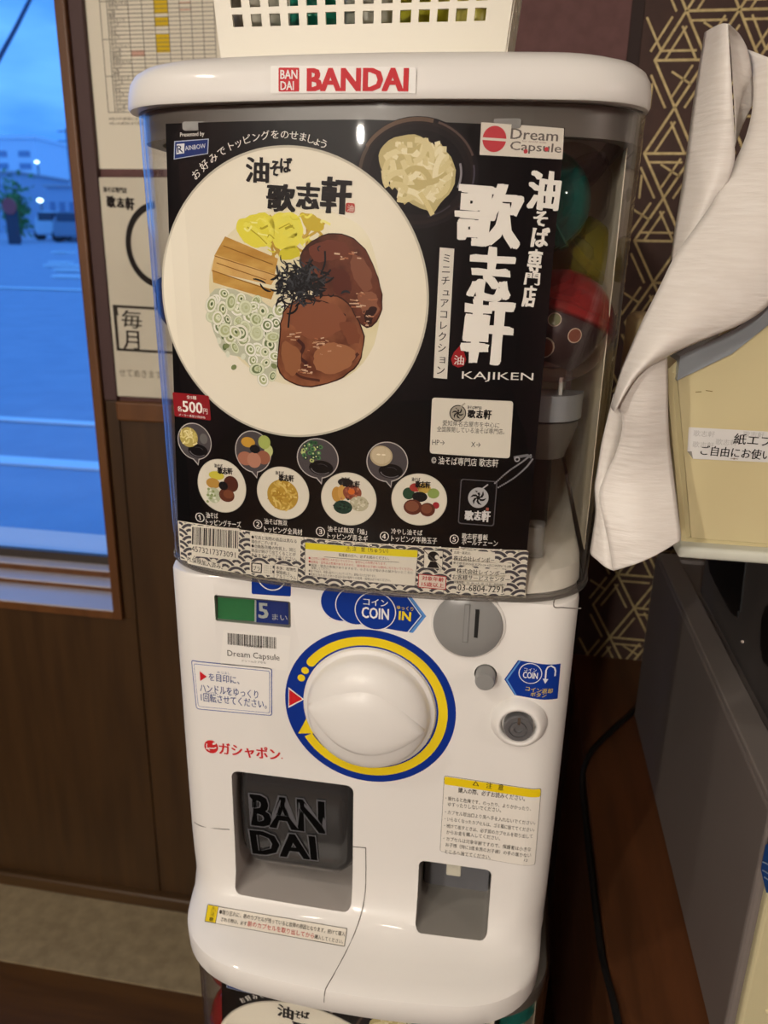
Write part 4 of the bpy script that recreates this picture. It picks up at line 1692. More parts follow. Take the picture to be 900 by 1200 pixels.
# --- white lettering of the black field
WH = '#f2eee6'
arc = 'お好みでトッピングをのせましょう'
apx = [(231, 203), (240, 192.5), (250, 184), (261, 177), (273, 171), (282, 167), (294, 163), (306, 160), (317.5, 158.5), (329.5, 157.5), (340.5, 158), (350.5, 159), (360, 161), (369, 163.6), (373.5, 166), (379, 168.5)]
apx = [(229.5, 205), (239, 194.5), (249.5, 185.5), (259.5, 178.2), (270, 171.7), (279, 167.6), (289, 163.6), (300, 160.6), (311, 158.6), (322.5, 157.6), (334, 157.6), (345, 158.6), (355.5, 160.6), (364.5, 163), (372.5, 165.8), (380, 169)]
for i, chx in enumerate(arc):
    p = apx[i]
    pa = apx[max(i - 1, 0)]
    pb = apx[min(i + 1, len(apx) - 1)]
    t = Vector((pb[0] - pa[0], pb[1] - pa[1])).normalized()
    PS.cell(chx, p, 11.4, t, WH, 9, .008)
PS.text('Presented by', (211.5, 162), (240, 160.6), 6.4, WH, 9, bold=.008, shear=.1)
PS.ppoly([(204.6, 165.6), (245, 162.6), (244.2, 180.4), (204, 187)], '#b9c3d8', 8.6)
PS.ppoly([(205.6, 166.6), (244, 163.6), (243.2, 179.6), (205, 186)], '#1c3574', 9)
PS.ppoly([(207.4, 169), (216.6, 168.2), (216.2, 179.6), (207, 181)], '#dfe2e6', 9.4)
PS.text('R', (208.4, 179.4), (215.2, 178.6), 8.6, '#1c2c54', 9.8, bold=.01)
PS.text('AINBOW', (217.6, 176.6), (241.6, 173.6), 5.4, '#d9dde6', 9.4, bold=.006)
PS.emit('arc_lettering', poster)
# vertical title
for ch, q, b in (('歌', (531, 212, 609, 286), .042), ('志', (546, 288, 598, 350), .042), ('軒', (538, 347, 597, 424), .042)):
    PS.char(ch, q, WH, 9.4, bold=b, wob=.0011)
for ch, q, b in (('油', (616, 199, 654, 245), .042), ('そ', (624, 247, 641, 264), .04), ('ば', (621, 266, 642, 289), .04), ('専', (616, 292, 634, 319), .035), ('門', (614, 319, 632, 333), .03), ('店', (611, 334, 627, 359), .04)):
    PS.char(ch, q, WH, 9.4, bold=b, wob=.0006)
PS.ppoly([(515.5, 290), (532.5, 291.5), (524, 444), (508, 442.5)], '#e0dbd0', 9)
vt = 'ミニチュアコレクション'
for i, chx in enumerate(vt):
    yy = 302.5 + i * 13.1
    xx = 523.6 - (yy - 302) * .055
    PS.cell(chx, (xx + (1.5 if chx in 'ュョ' else 0), yy), 11.6, (1, .035), '#1e1c1e', 9.6, .010)
PS.text('KAJIKEN', (541, 446.4), (624.5, 448.4), 11.4, WH, 9.2, bold=.004)
PS.poly([PS.px(*p) for p in ((539, 405), (544, 413), (546.6, 421), (543.6, 428.6), (537, 430.6), (530.6, 427.6), (528.6, 420.6), (532, 412.6))], '#9e2025', 9)
PS.text('油', (531.6, 427), (543.4, 427.8), 11, '#e8dcd6', 9.4, bold=.016)
PS.emit('title_lettering', poster)
# captions
caps = [('①', 230, 611, '油そば', 'トッピングチーズ', 242, 606.5, 256, 242, 614.6, 283), ('②', 297.5, 619, '油そば無双', 'トッピング全具材', 310, 613.6, 337, 310, 623, 354.5), ('③', 370.6, 627.6, '油そば無双「焔」', 'トッピング青ネギ', 384, 622.4, 430, 384, 630.6, 431), ('④', 445.2, 633, '冷やし油そば', 'トッピング半熟玉子', 458.6, 625.4, 495, 458.6, 634, 512), ('⑤', 526.6, 636.4, '歌志軒看板', 'ボールチェーン', 541, 631, 571.5, 541, 637.6, 583)]
for num, nx, ny, l1, l2, x1, y1, x1b, x2, y2, x2b in caps:
    sl = .092 if nx < 440 else .06
    PS.text(num, (nx, ny), (nx + 10.4, ny + .9), 10.6, WH, 9, bold=.006)
    PS.text(l1, (x1, y1), (x1b, y1 + (x1b - x1) * sl), 6.6, WH, 9, bold=.006)
    PS.text(l2, (x2, y2), (x2b, y2 + (x2b - x2) * sl), 7.2, WH, 9, bold=.006)
    a = (x2 - 2, y2 + 3.6)
    b = (x2b + 4, y2 + 3.4 + (x2b + 6 - x2) * sl)
    PS.line([PS.px(*a), PS.px(*b)], .0003, WH, 9)
    for p in (a, b):
        PS.ell(PS.px(*p), .0006, .0006, WH, 9.2, 10)
PS.emit('caption_lettering', poster)
PS.text('© 油そば専門店 歌志軒', (505.5, 543.4), (583.6, 547.4), 9.2, WH, 9, bold=.002)
PS.emit('copyright_lettering', poster)

# --- price tag
PS.rrect([(202.4, 459.4), (245, 463.6), (247.6, 492.6), (205, 487.6)], .0012, '#8e1d24', 9)
PS.text('500', (214.4, 482.4), (238, 484.8), 13, WH, 9.4, bold=.022)
PS.text('各', (208.4, 481.6), (214, 482.2), 6, WH, 9.4, bold=.014)
PS.text('円', (238.4, 484.8), (243.6, 485.4), 6.4, WH, 9.4, bold=.008)
PS.text('全5種', (219, 467.2), (230.6, 468.4), 4.4, WH, 9.4, bold=.012)
PS.text('メーカー希望小売価格', (210, 487), (241, 490.6), 2.8, WH, 9.4)
PS.emit('price_tag', poster)

# --- small topping bubbles and dishes
random.seed(31)
bub = [(228.4, 517, 19.6, 21.4), (297, 529, 21, 24.5), (372.6, 537, 24.4, 23.6), (454, 541, 24.4, 23.6)]
for i, (x, y, rx_, ry_) in enumerate(bub):
    c, rx, rz_ = plate_at((x, y), rx_, ry_)
    PS.ppoly([(x - 4, y + ry_ - 3), (x + 6, y + ry_ - 3), (x + 4.4, y + ry_ + 7)], '#b9b4b0', 8.6)
    PS.ell(c, rx, rz_, '#c2bdb8', 8.7)
    PS.ell(c, rx * .955, rz_ * .955, '#4d484b', 8.9)
    PS.ppoly([(x - 2.6, y + ry_ - 3), (x + 4.8, y + ry_ - 3), (x + 4, y + ry_ + 4.6)], '#4d484b', 9)
    if i != 1:
        c2, r2x, r2z = plate_at((x + 4, y + 11), rx_ * .58, ry_ * .36)
        PS.ell(c2, r2x, r2z, '#0d0c0e', 9.1)
        PS.ring(c2, r2x * .8, r2x * .88, '#77747a', 9.2, 190, 320, sz=r2z / r2x, n=16)
        PS.ring(c2, r2x * .5, r2x * .56, '#4a474c', 9.2, 20, 120, sz=r2z / r2x, n=12)
c, rx, rz_ = plate_at((221.5, 512), 10.5, 11.5)
PS.ell(c, rx, rz_, '#b3a25a', 9.3)
noodle_tangle(c, rx, rz_, ['#d8cb88', '#c9b968', '#e4d9a0'], 22, .0010, 9.4, .8)
c, rx, rz_ = plate_at((239, 514), 4.5, 6)
PS.ell(c, rx, rz_, '#6a6866', 9.3)
for (x, y, a, b, f) in ((291, 518, 8, 6, '#c99a3c'), (310, 518, 7, 8, '#a9b562'), (315, 528, 5, 7, '#c3c98a'), (288, 537, 9, 8, '#a9705a'), (298, 539, 8, 9, '#b5806a'), (309, 536, 8, 8, '#98604a'), (299, 526, 6, 5, '#16161a')):
    c, rx, rz_ = plate_at((x, y), a, b)
    PS.ell(c, rx, rz_, f, 9.3 + (x % 7) * .02)
for k in range(26):
    a, r = random.uniform(0, 6.28), math.sqrt(random.random())
    p = PS.px(366 + 12 * r * math.cos(a), 529 + 12 * r * math.sin(a))
    PS.ell(p, .0016, .0014, random.choice(('#2f5a3a', '#4f8050', '#1e4030', '#b9c47c')), 9.3 + k * .01, 12)
    PS.ell(p, .0006, .0006, random.choice(('#c9d09a', '#1e3a2a')), 9.305 + k * .01, 8)
c, rx, rz_ = plate_at((447, 534), 13.2, 12)
PS.ell(c, rx, rz_, '#b9a888', 9.3)
PS.ell((c[0], c[1] + rz_ * .05), rx * .86, rz_ * .84, '#c9ba9c', 9.35)
for d in (-.25, .2):
    PS.ell((c[0] + rx * d, c[1] + rz_ * .12), rx * .18, rz_ * .08, '#efe6d0', 9.4, 12)
dish = [(260.4, 569, 28, 31), (332, 577.4, 30.4, 30.6), (409, 584.4, 32.4, 31), (491.4, 585, 32.6, 30.4)]
for i, (x, y, rx_, ry_) in enumerate(dish):
    c, rx, rz_ = plate_at((x, y), rx_, ry_)
    PS.ell(c, rx, rz_, '#cfc9b8', 9.0, 56)
    PS.ell(c, rx * .97, rz_ * .97, '#dfd9c9', 9.1, 56)
    PS.char('油そば', (x - 9, y - 26, x + 1, y - 21.6), BK, 9.4, bold=.03)
    PS.char('歌志軒', (x - 5, y - 22, x + 13, y - 14), BK, 9.4, bold=.05)


def dab(x, y, a, b, f, ly, rot=0.0):
    c, rx, rz_ = plate_at((x, y), a, b)
    PS.ell(c, rx, rz_, f, ly, 20, rot)


for (x, y, a, b, f, ly) in ((254, 557, 9, 5, '#cdc248', 9.2), (250, 566, 8, 6, '#b98f45', 9.22), (251, 580, 8, 9, '#b9c0a0', 9.22), (271, 567, 8.5, 9.5, '#512a20', 9.3), (266, 580, 9, 8, '#5f3325', 9.34), (268, 579, 6, 5, '#77452f', 9.36), (262, 569, 5.4, 5, '#151518', 9.4)):
    dab(x, y, a, b, f, ly)
for k in range(14):
    dab(248 + random.uniform(-5, 8), 580 + random.uniform(-8, 8), 1.6, 1.5, random.choice(('#dfe2cf', '#8d9c68')), 9.26 + k * .002)
c, rx, rz_ = plate_at((331.6, 580), 18, 18)
PS.ell(c, rx, rz_, '#b3913c', 9.2)
noodle_tangle(c, rx, rz_, ['#cbab55', '#b7923a', '#d8bd6c', '#a8822f'], 48, .0013, 9.25, .7)
for (x, y, a, b, f, ly) in ((395, 579, 6, 9, '#bd8f45', 9.2), (401, 577, 5, 9, '#c99c52', 9.21), (405, 565, 9, 5, '#1d1d20', 9.22), (413, 577, 11, 9, '#8a4a36', 9.24), (402, 594, 11, 8, '#1f3b30', 9.28), (421, 590, 11, 9, '#b9b398', 9.26), (412, 576, 4, 3.4, '#d06a2c', 9.4)):
    dab(x, y, a, b, f, ly)
for k in range(26):
    dab(413 + random.gauss(0, 5), 578 + random.gauss(0, 4), 1.4, 1.2, random.choice(('#a2604a', '#74382a', '#b97a5c')), 9.3 + k * .002)
    dab(421 + random.gauss(0, 4.5), 590 + random.gauss(0, 3.6), 1.3, 1.0, random.choice(('#d5d0ba', '#a39c80', '#c7c1a8')), 9.3 + k * .002)
    dab(402 + random.gauss(0, 4.5), 594 + random.gauss(0, 3), 1.5, 1.0, random.choice(('#162c25', '#2b4a3a', '#10201c')), 9.32 + k * .002)
for (x, y, a, b, f, ly) in ((479, 578, 7, 7, '#2a4a36', 9.2), (487, 571, 7, 5, '#a33a34', 9.22), (497, 572, 8, 6, '#c2a24e', 9.22), (508, 578, 7, 6, '#8ea35a', 9.22), (492, 582, 9, 6, '#17181b', 9.26), (484, 594, 11, 9, '#5d3024', 9.3), (483, 593, 8, 6.4, '#82503c', 9.32), (501, 597, 9, 8, '#5d3024', 9.34), (500, 596, 6.4, 5.6, '#7c4a36', 9.36), (511, 592, 4, 4, '#a02c34', 9.3)):
    dab(x, y, a, b, f, ly)
PS.emit('menu_pictures', poster)

# --- shop card (codes left blank) and the key tag picture
PS.rrect([(506.5, 465.6), (601.6, 470), (597.4, 537), (503.6, 531)], .0022, '#dfd9cb', 9)


def whirl(cx_, cy_, r, dark, pale, ly, hat=True):
    c, rx, rz_ = plate_at((cx_, cy_), r, r)
    PS.ell(c, rx, rz_, pale, ly, 30)
    for k in range(6):
        a = k * math.pi / 3
        pts = []
        for t in (0, .3, .6, .9):
            pts.append((c[0] + rx * (.12 + .72 * t) * math.cos(a + t * 1.1), c[1] + rz_ * (.12 + .72 * t) * math.sin(a + t * 1.1)))
        PS.line(pts, [rx * .06, rx * .22, rx * .20, rx * .04], dark, ly + .1)
    PS.ell(c, rx * .2, rz_ * .2, dark, ly + .15, 14)
    if hat:
        PS.line([PS.px(cx_ - r * .1, cy_ - r * .5), PS.px(cx_ + r * .95, cy_ - r * 1.3)], .0009, pale, ly + .2)


whirl(536.6, 484, 9, '#26231f', '#a9a294', 9.4)
PS.ring(plate_at((536.6, 484), 9, 9)[0], .0047, .0053, '#26231f', 9.5, n=24)
PS.char('油そば専門店', (547.5, 475, 564.5, 478.6), BK, 9.4, bold=.02)
for ch, q in (('歌', (547.4, 479.4, 557, 489.4)), ('志', (557.6, 480, 565.6, 489.8)), ('軒', (566, 479.6, 575.6, 491))):
    PS.char(ch, q, BK, 9.4, bold=.045)
PS.text('愛知県名古屋市を中心に', (518.6, 498.6), (585, 501.6), 6.6, BK, 9.4, bold=.002)
PS.text('全国展開している油そば専門店。', (512, 505.6), (591, 509), 6.6, BK, 9.4, bold=.002)
PS.text('HP→', (506.5, 521), (521, 521.6), 6, BK, 9.4)
PS.text('X→', (552, 523.6), (563, 524), 6, BK, 9.4)
PS.emit('shop_card_print', poster)
PS.rrect([(540, 560.6), (583, 563.8), (579, 616.6), (536.6, 613.4)], .0022, '#5a595e', 8.8)
PS.rrect([(541.2, 561.8), (581.8, 564.8), (577.8, 615.4), (537.8, 612.2)], .0018, '#0c0c0f', 9.1)
whirl(560.6, 583, 12, '#0d0d10', '#b3b2b4', 9.4)
for ch, q in (('歌', (544, 597.6, 554.6, 609)), ('志', (555, 598, 563.4, 609)), ('軒', (563.6, 597.6, 574, 611))):
    PS.char(ch, q, '#d5d3d2', 9.4, bold=.045)
PS.rrect([(569.6, 594.4), (573, 594.8), (572.6, 598.4), (569.2, 598)], .0005, '#a55a4c', 9.5)
for pts in (((580, 566), (596, 552), (612, 541), (622, 533)), ((584, 571), (602, 560), (616, 548), (624, 538))):
    P = spline([PS.px(*p).to_3d() for p in pts], 26)
    for q in P:
        PS.ell(q, .00062, .00062, '#8b8a8e', 9.3, 8)
PS.line([PS.px(602, 536), PS.px(608, 535), PS.px(618, 533.4), PS.px(623, 536)], .0018, '#77767a', 9.4)
PS.ring(PS.px(606, 538), .0010, .0018, '#a8a7aa', 9.5, n=16)
PS.emit('key_tag_picture', poster)

# --- dream capsule sticker, upper right corner
PS.rrect([(564, 143.4), (661, 150.6), (659, 187), (562, 181.6)], .0004, '#ddd6ca', 10)
c, rx, rz_ = plate_at((579.4, 163), 14, 15.4)
PS.ell(c, rx, rz_, '#c2454c', 10.6)
PS.ppoly([(564.4, 161), (594.4, 163), (594.3, 166), (564.3, 164)], '#ddd6ca', 11)
PS.text('Dream', (598, 163), (653.6, 166), 12.5, '#6b6460', 10.6, bold=.016)
PS.text('Capsule', (597, 179), (657, 182.6), 13.6, '#6b6460', 10.6, bold=.016)
PS.text('for world wide', (612, 166.4), (640, 168.4), 2.2, '#9a7a76', 10.6)
for q in ((616, 177.6), (640.4, 175)):
    PS.ell(PS.px(*q), .0012, .0012, '#c2454c', 11, 12)
PS.emit('corner_sticker', poster)

# --- pale band: wave pattern, barcode, warnings
band = [PS.px(*p) for p in ((208.6, 610.6), (617.2, 645.4), (615.6, 699), (420, 691.6), (300, 676.8), (212, 654.6))]
xL, xR = band[0].x + .0006, band[2].x - .0003


def band_top(x):
    a, b = band[0], band[1]
    return a.y + (b.y - a.y) * (x - a.x) / (b.x - a.x) - .0002


def band_bot(x):
    P = [band[5], band[4], band[3], band[2]]
    for a, b in zip(P, P[1:]):
        if x <= b.x:
            return a.y + (b.y - a.y) * (x - a.x) / (b.x - a.x) + .0004
    return P[-1].y + .0004


def cl(p):
    x = min(max(p[0], xL), xR)
    return (x, min(max(p[1], band_bot(x)), band_top(x)))


R1 = .0092
row = 0
zt = band[0].y + R1
zb = band[2].y - R1
z = zt
while z > zb - R1:
    x = xL - R1 + (R1 if row % 2 else 0)
    while x < xR + R1:
        if band_bot(min(max(x, xL), xR)) - R1 < z < band_top(min(max(x, xL), xR)) + R1 * .2:
            for j, (r, f) in enumerate(((1.0, '#dbd5c6'), (.93, '#4a474c'), (.70, '#dbd5c6'), (.52, '#4a474c'), (.30, '#dbd5c6'))):
                pts = [cl((x + R1 * r * math.cos(a), z + R1 * r * math.sin(a))) for a in [2 * math.pi * k / 30 for k in range(30)]]
                ded = []
                for p in pts:
                    if not ded or (abs(p[0] - ded[-1][0]) + abs(p[1] - ded[-1][1])) > 1e-7:
                        ded.append(p)
                ar = abs(sum(ded[i - 1][0] * ded[i][1] - ded[i][0] * ded[i - 1][1] for i in range(len(ded)))) / 2
                if len(ded) > 3 and ar > 2e-8:
                    PS.poly(ded, f, .4 + row * .5 + j * .08)
        x += 2 * R1
    z -= R1 * .5
    row += 1
PS.emit('wave_print', poster)
CR = '#dfd9cb'
PS.rrect([(224, 615), (281, 619), (279, 656), (225, 651)], .001, CR, 9)
PS.rrect([(219, 651), (261, 661), (259, 668.5), (220, 660)], .001, CR, 9.1)
random.seed(99)
x = 225.6
while x < 279:
    w = random.choice((.6, .7, 1.1, 1.7))
    if 20 < x - 205 < 100:
        PS.ppoly([(x, 617 + (x - 225) * .09), (x + w, 617 + (x + w - 225) * .09), (x + w - .4, 637.6 + (x - 225) * .09), (x - .4, 637.6 + (x - 225) * .09)], '#1d1b1c', 9.6)
    x += w + random.choice((.6, .8, 1.3))
PS.text('4573217373091', (225, 645.6), (276.5, 653.6), 6.4, '#232122', 9.6)
PS.text('PL保険加入済み', (220, 657.6), (259, 667), 6.4, '#232122', 9.6, bold=.012)
PS.rrect([(293, 623), (353, 629.6), (352, 657), (294, 650)], .0012, CR, 9)
for i, (s, x1) in enumerate((('●写真と実際の商品は異なる', 348), ('場合がございます。', 326), ('●自動販売機の性質上、同じ', 347), ('商品が続けて出てくることが', 347), ('ありますのでご了承ください。', 348))):
    y = 631 + i * 5.2
    PS.text(s, (295, y), (x1, y + (x1 - 295) * .1), 4.4, '#232122', 9.6, bold=.01)
PS.rrect([(293, 657.6), (320, 661.6), (319, 674.4), (293, 671)], .0008, CR, 9)
PS.rrect([(294.6, 658.6), (307.6, 660), (307, 671.6), (294.6, 670.2)], .0008, '#232122', 9.4)
PS.rrect([(296, 660), (306.2, 661.2), (305.7, 670.2), (296, 669)], .0006, CR, 9.7)
PS.text('プラ', (296.8, 668), (305.2, 669), 5.6, '#232122', 10, bold=.012)
for i in range(4):
    PS.text('カプセル・袋', (309.4, 663.4 + i * 2.6), (318.4, 664.3 + i * 2.6), 1.7, '#55514c', 9.6)
PS.rrect([(322, 660), (350, 663.6), (349, 681), (321, 677)], .0008, CR, 9, '#55514c', .0003)
for i, s in enumerate(('本体：植物性', '樹脂粘土、', 'アルミニウム')):
    PS.text(s, (324, 667 + i * 4.8), (347.5 if i != 1 else 342, 669.6 + i * 4.8), 4.2, '#232122', 10.6, bold=.012)
# caution box
PS.rrect([(357.6, 634.6), (490.4, 644), (486.6, 686.6), (357.4, 674.2)], .001, CR, 9, '#55514c', .0003)
PS.rrect([(358.2, 635.4), (489.6, 644.6), (489, 653), (358, 643)], .0006, '#e2d22a', 10.5)
PS.text('⚠ 注　意（ちゅうい）', (406, 645.4), (455, 648.6), 6, '#26241c', 11, bold=.008)
PS.text('保護者の方へ、必ずお読みください。', (397, 651.6), (456, 656), 3.8, '#26241c', 11, bold=.008)
PS.line([PS.px(380, 652.2), PS.px(468, 658.6)], .0003, '#26241c', 11)
rowsw = [('●口の中には絶対に入れないでください。窒息などの危険があります。', 362, 655, 453, 662, '#b3352f'), ('●破損品・変形品は危険がありますので、3歳未満のお子様には絶対に与えないでください。', 362, 659, 484, 668.4, '#b3352f'), ('●誤飲・窒息の危険がありますので、小さなお子様の手の届かないところに', 362, 663, 484, 672.4, '#3a3733'), ('保管してください。', 365, 666.6, 388, 668.6, '#3a3733'), ('●強い力を加え、無理に曲げたりしないでください。破損のおそれがあります。', 362, 670, 441, 676.4, '#3a3733'), ('●直射日光のあたる所や高温多湿の場所での使用・保管はおやめください。', 362, 674, 458, 681.4, '#3a3733')]
for s, x0, y0, x1, y1, f in rowsw:
    PS.text(s, (x0, y0), (x1, y1), 3.3, f, 11)
# not-for-toddlers mark
PS.rrect([(497, 643.4), (519.6, 645), (518.6, 667), (496.4, 665.4)], .0006, CR, 9, '#26241f', .0003)
c, rx, rz_ = plate_at((508, 651.6), 6.6, 5.8)
PS.ell(c, rx, rz_, '#1c1a1b', 10.6, 24)
PS.ppoly([(504.4, 657.4), (511, 657.8), (515, 665.6), (500.6, 664.8)], '#1c1a1b', 10.6)
PS.ell(PS.px(512, 652.6), .0014, .0016, CR, 11, 12)
PS.ell(PS.px(517, 653), .0009, .0009, '#1c1a1b', 11, 12)
PS.line([PS.px(497.4, 645), PS.px(518.6, 665.6)], .0005, '#55514c', 11.2)
PS.text('口に入れないで', (498, 668.6), (517, 670), 2.2, '#26241f', 9.8)
PS.rrect([(490.4, 672), (523.6, 675), (522.6, 691), (489.6, 688)], .0010, '#dcd0c2', 9, '#b03434', .0006)
PS.text('対象年齢', (494.4, 679.4), (520, 681.6), 5.2, '#b03434', 10.8, bold=.02)
PS.text('15歳以上', (494, 686.4), (520, 688.6), 5.4, '#b03434', 10.8, bold=.02)
# maker address with pale backing strips
for (x0, y0, x1, y1, h) in ((530, 655, 580, 659, 12), (530, 660, 600, 666, 6), (534, 672, 592, 675, 8), (529, 679.4, 598, 682, 8), (532, 683, 594, 687, 5), (535, 692, 590, 695, 9)):
    PS.ppoly([(x0, y0 - h), (x1, y1 - h), (x1, y1 + 1), (x0, y0 + 1)], CR, 9)
PS.text('企画・販売元：', (532, 648.4), (552, 650), 3.4, '#26241f', 9.6, bold=.006)
PS.text('株式会社レインボー', (531.6, 656.6), (579, 659.4), 6, '#26241f', 9.6, bold=.014)
PS.text('東京都世田谷区北沢2-24-4北口共同ビル3階', (531, 660.6), (599, 665.4), 3.2, '#26241f', 9.6, bold=.006)
PS.text('株式会社レインボー', (535, 671.4), (591, 675), 6, '#26241f', 9.6, bold=.014)
PS.text('お客様サービスセンター', (530, 678.2), (597, 682), 6, '#26241f', 9.6, bold=.014)
PS.text('営業時間：10：00～17：00（土日・祝日は除く）', (532, 683), (594, 686.6), 3, '#26241f', 9.6, bold=.006)
PS.text('03-6804-7291', (536, 691.6), (589, 694.4), 7.6, '#26241f', 9.6, bold=.01)
PS.emit('band_print', poster)

# ------------------------------------------------------------------ capsules inside the covers
def capsule(name, c, r, top_m, bot_m, tilt, label, group, slip=True, fill=None):
    t = thing(name, c, label, 'capsule', group)
    Rm = Matrix.Translation(c) @ Matrix.Rotation(tilt[0], 4, 'X') @ Matrix.Rotation(tilt[1], 4, 'Y')

    def half(a0, a1, rr, m, nm):
        bm = bmesh.new()
        prof = []
        for k in range(13):
            a = math.radians(a0 + (a1 - a0) * k / 12)
            prof.append((max(rr * math.cos(a), .0004), rr * math.sin(a)))
        add_lathe(bm, prof, (0, 0, 0), 'z', 36)
        bmesh.ops.transform(bm, matrix=Rm, verts=bm.verts[:])
        return part(nm, bm, m, t, smooth=50)
    half(8, 90, r, top_m, 'lid_half')
    half(-90, 8, r * .985, bot_m, 'clear_half')
    bm = bmesh.new()
    add_lathe(bm, [(r * .99, -.0015), (r * 1.03, -.001), (r * 1.03, .004), (r * .995, .005)], (0, 0, r * .12), 'z', 36)
    bmesh.ops.transform(bm, matrix=Rm, verts=bm.verts[:])
    part('rim', bm, top_m, t, smooth=40)
    if slip:
        # folded paper slip curled against the shell, with small dish pictures
        bm = bmesh.new()
        mm = [mat('slip_black', '#242021', .4), mat('slip_cream', '#c9bfa6', .5), mat('slip_green', '#6b7a45', .5), mat('slip_brown', '#7a4630', .5)]
        rows = []
        rr = r * .90
        for j in range(9):
            el = math.radians(-52 + 62 * j / 8)
            row = []
            for i in range(17):
                az = math.radians(-150 + 120 * i / 16)
                row.append(bm.verts.new((rr * math.cos(el) * math.cos(az), rr * math.cos(el) * math.sin(az), rr * math.sin(el))))
            rows.append(row)
        for a, b in zip(rows, rows[1:]):
            for i in range(16):
                bm.faces.new((a[i], a[i + 1], b[i + 1], b[i])).material_index = 0
        for (az, el, s, mi_) in ((-95, -4, .13, 2), (-68, -12, .14, 3), (-120, -6, .12, 2), (-95, -36, .22, 3)):
            for kk, (q, mj) in enumerate(((1.0, 1), (.86, mi_))):
                vs = []
                for k in range(16):
                    a = 2 * math.pi * k / 16
                    e2, a2 = math.radians(el) + s * q * math.sin(a), math.radians(az) + s * q * math.cos(a)
                    g = rr * (1.012 + .006 * kk)
                    vs.append(bm.verts.new((g * math.cos(e2) * math.cos(a2), g * math.cos(e2) * math.sin(a2), g * math.sin(e2))))
                bm.faces.new(vs).material_index = mj
        bmesh.ops.transform(bm, matrix=Rm, verts=bm.verts[:])
        o = from_bm('paper_slip', bm, mm, None, 50)
        adopt(o, t)
    if fill:
        bm = bmesh.new()
        bmesh.ops.create_icosphere(bm, subdivisions=3, radius=r * .62)
        for v in bm.verts:
            nz = noise.noise_vector(v.co * 60)
            v.co += nz * r * .18
        bmesh.ops.transform(bm, matrix=Rm @ Matrix.Translation((0, 0, -r * .15)), verts=bm.verts[:])
        part('wrapped_toy', bm, fill, t, smooth=60)
    return t


C_clear = clear_mat('capsule_clear', (.90, .88, .87), .04, edge_tint=(.55, .50, .50), ior=1.4)
C_red = clear_mat('capsule_red', (.75, .09, .09), .05, edge_tint=(.50, .03, .04), ior=1.4, opacity=.30, body=(.55, .05, .05))
C_pink = clear_mat('capsule_pink', (.98, .92, .92), .05, edge_tint=(.86, .55, .55), ior=1.4, opacity=.03, body=(.6, .3, .3))
C_green = clear_mat('capsule_green', (.08, .62, .54), .05, edge_tint=(.02, .36, .32), ior=1.4, opacity=.30, body=(.02, .34, .29))
C_yel = clear_mat('capsule_yellow', (.88, .80, .25), .05, edge_tint=(.60, .54, .10), ior=1.4, opacity=.25, body=(.5, .44, .08))
C_dark = clear_mat('capsule_dark', (.25, .2, .2), .3, edge_tint=(.1, .08, .08), ior=1.4, opacity=.3, body=(.1, .05, .05))
F_dark = mat('toy_wrap', '#4a4643', .25)
F_brown = mat('toy_brown', '#5b3326', .3)
GR = 'capsules in the upper clear cover'


def cap_at(px, py, Y):
    return tuple(at(px, py, Y))


capsule('toy_capsule', cap_at(653, 383, .064), .0385, C_red, C_pink, (-.25, .30), 'red topped capsule with a black picture slip, at the right edge of the upper poster', GR, fill=F_brown)
capsule('toy_capsule', cap_at(631, 238, .075), .0345, C_green, C_green, (.3, 1.1), 'turquoise capsule showing past the poster edge, above the red one', GR, slip=False, fill=F_dark)
capsule('toy_capsule', cap_at(673, 300, .115), .0290, C_yel, C_yel, (.2, .8), 'yellow capsule between the turquoise and the red one', GR, slip=False, fill=F_dark)
capsule('toy_capsule', cap_at(664, 226, .130), .0340, C_clear, C_clear, (.4, -.6), 'clear colourless capsule behind the turquoise one', GR, slip=False)
capsule('toy_capsule', cap_at(226, 352, .050), .0262, mat('capsule_brown', '#2b201c', .6, spec=.1), mat('capsule_brown', '#2b201c', .6, spec=.1), (.2, .3), 'dark capsule peeping out at the left edge of the upper poster', GR, slip=False, fill=F_brown)

# ------------------------------------------------------------------ the lower machine and its poster: copies one storey down
DZ = -.676


def tree_copy(root, loc, label):
    r = root.copy()
    COL.objects.link(r)
    r.location = loc
    r['label'] = label
    for ch in list(root.children):
        if ch.name.startswith(('lid', 'brand_sticker')):
            continue
        c = ch.copy()
        COL.objects.link(c)
        inv = ch.matrix_parent_inverse.copy()
        c.parent = r
        c.matrix_parent_inverse = inv
        for g in list(ch.children):
            d = g.copy()
            COL.objects.link(d)
            d.parent = c
    return r


G = 'stacked capsule vending machines'
mach['group'] = G
l0 = mach.location
low = tree_copy(mach, (l0.x, l0.y, l0.z + DZ), 'lower capsule machine whose cover top shows beneath the white tray')
bm = bmesh.new()
loft(bm, [(TRAY_B - .001, .138, .010, .5, .04), (H0 + DZ + .0838, .146, .006, .6, .045)], yb=.34)
part('stack_collar', bm, mat('collar_dark', '#3c3936', .5), low, smooth=40)
p0 = poster.location
lowp = tree_copy(poster, (p0.x + .004, p0.y, p0.z + DZ - .004), 'second noodle poster under the tray, only its dark top edge in view')
poster['group'] = lowp['group'] = 'noodle posters'
GL = 'capsules in the lower clear cover'
zb_ = H0 + DZ
C_blue = clear_mat('capsule_blue', (.12, .25, .55), .05, edge_tint=(.05, .12, .35), ior=1.4, opacity=.35, body=(.06, .14, .35))
capsule('toy_capsule', (-.128, .048, zb_ + .030), .0260, C_pink, C_red, (.4, .4), 'pink capsule high up at the left edge of the lower poster', GL, slip=False, fill=mat('toy_red', '#a04848', .4))
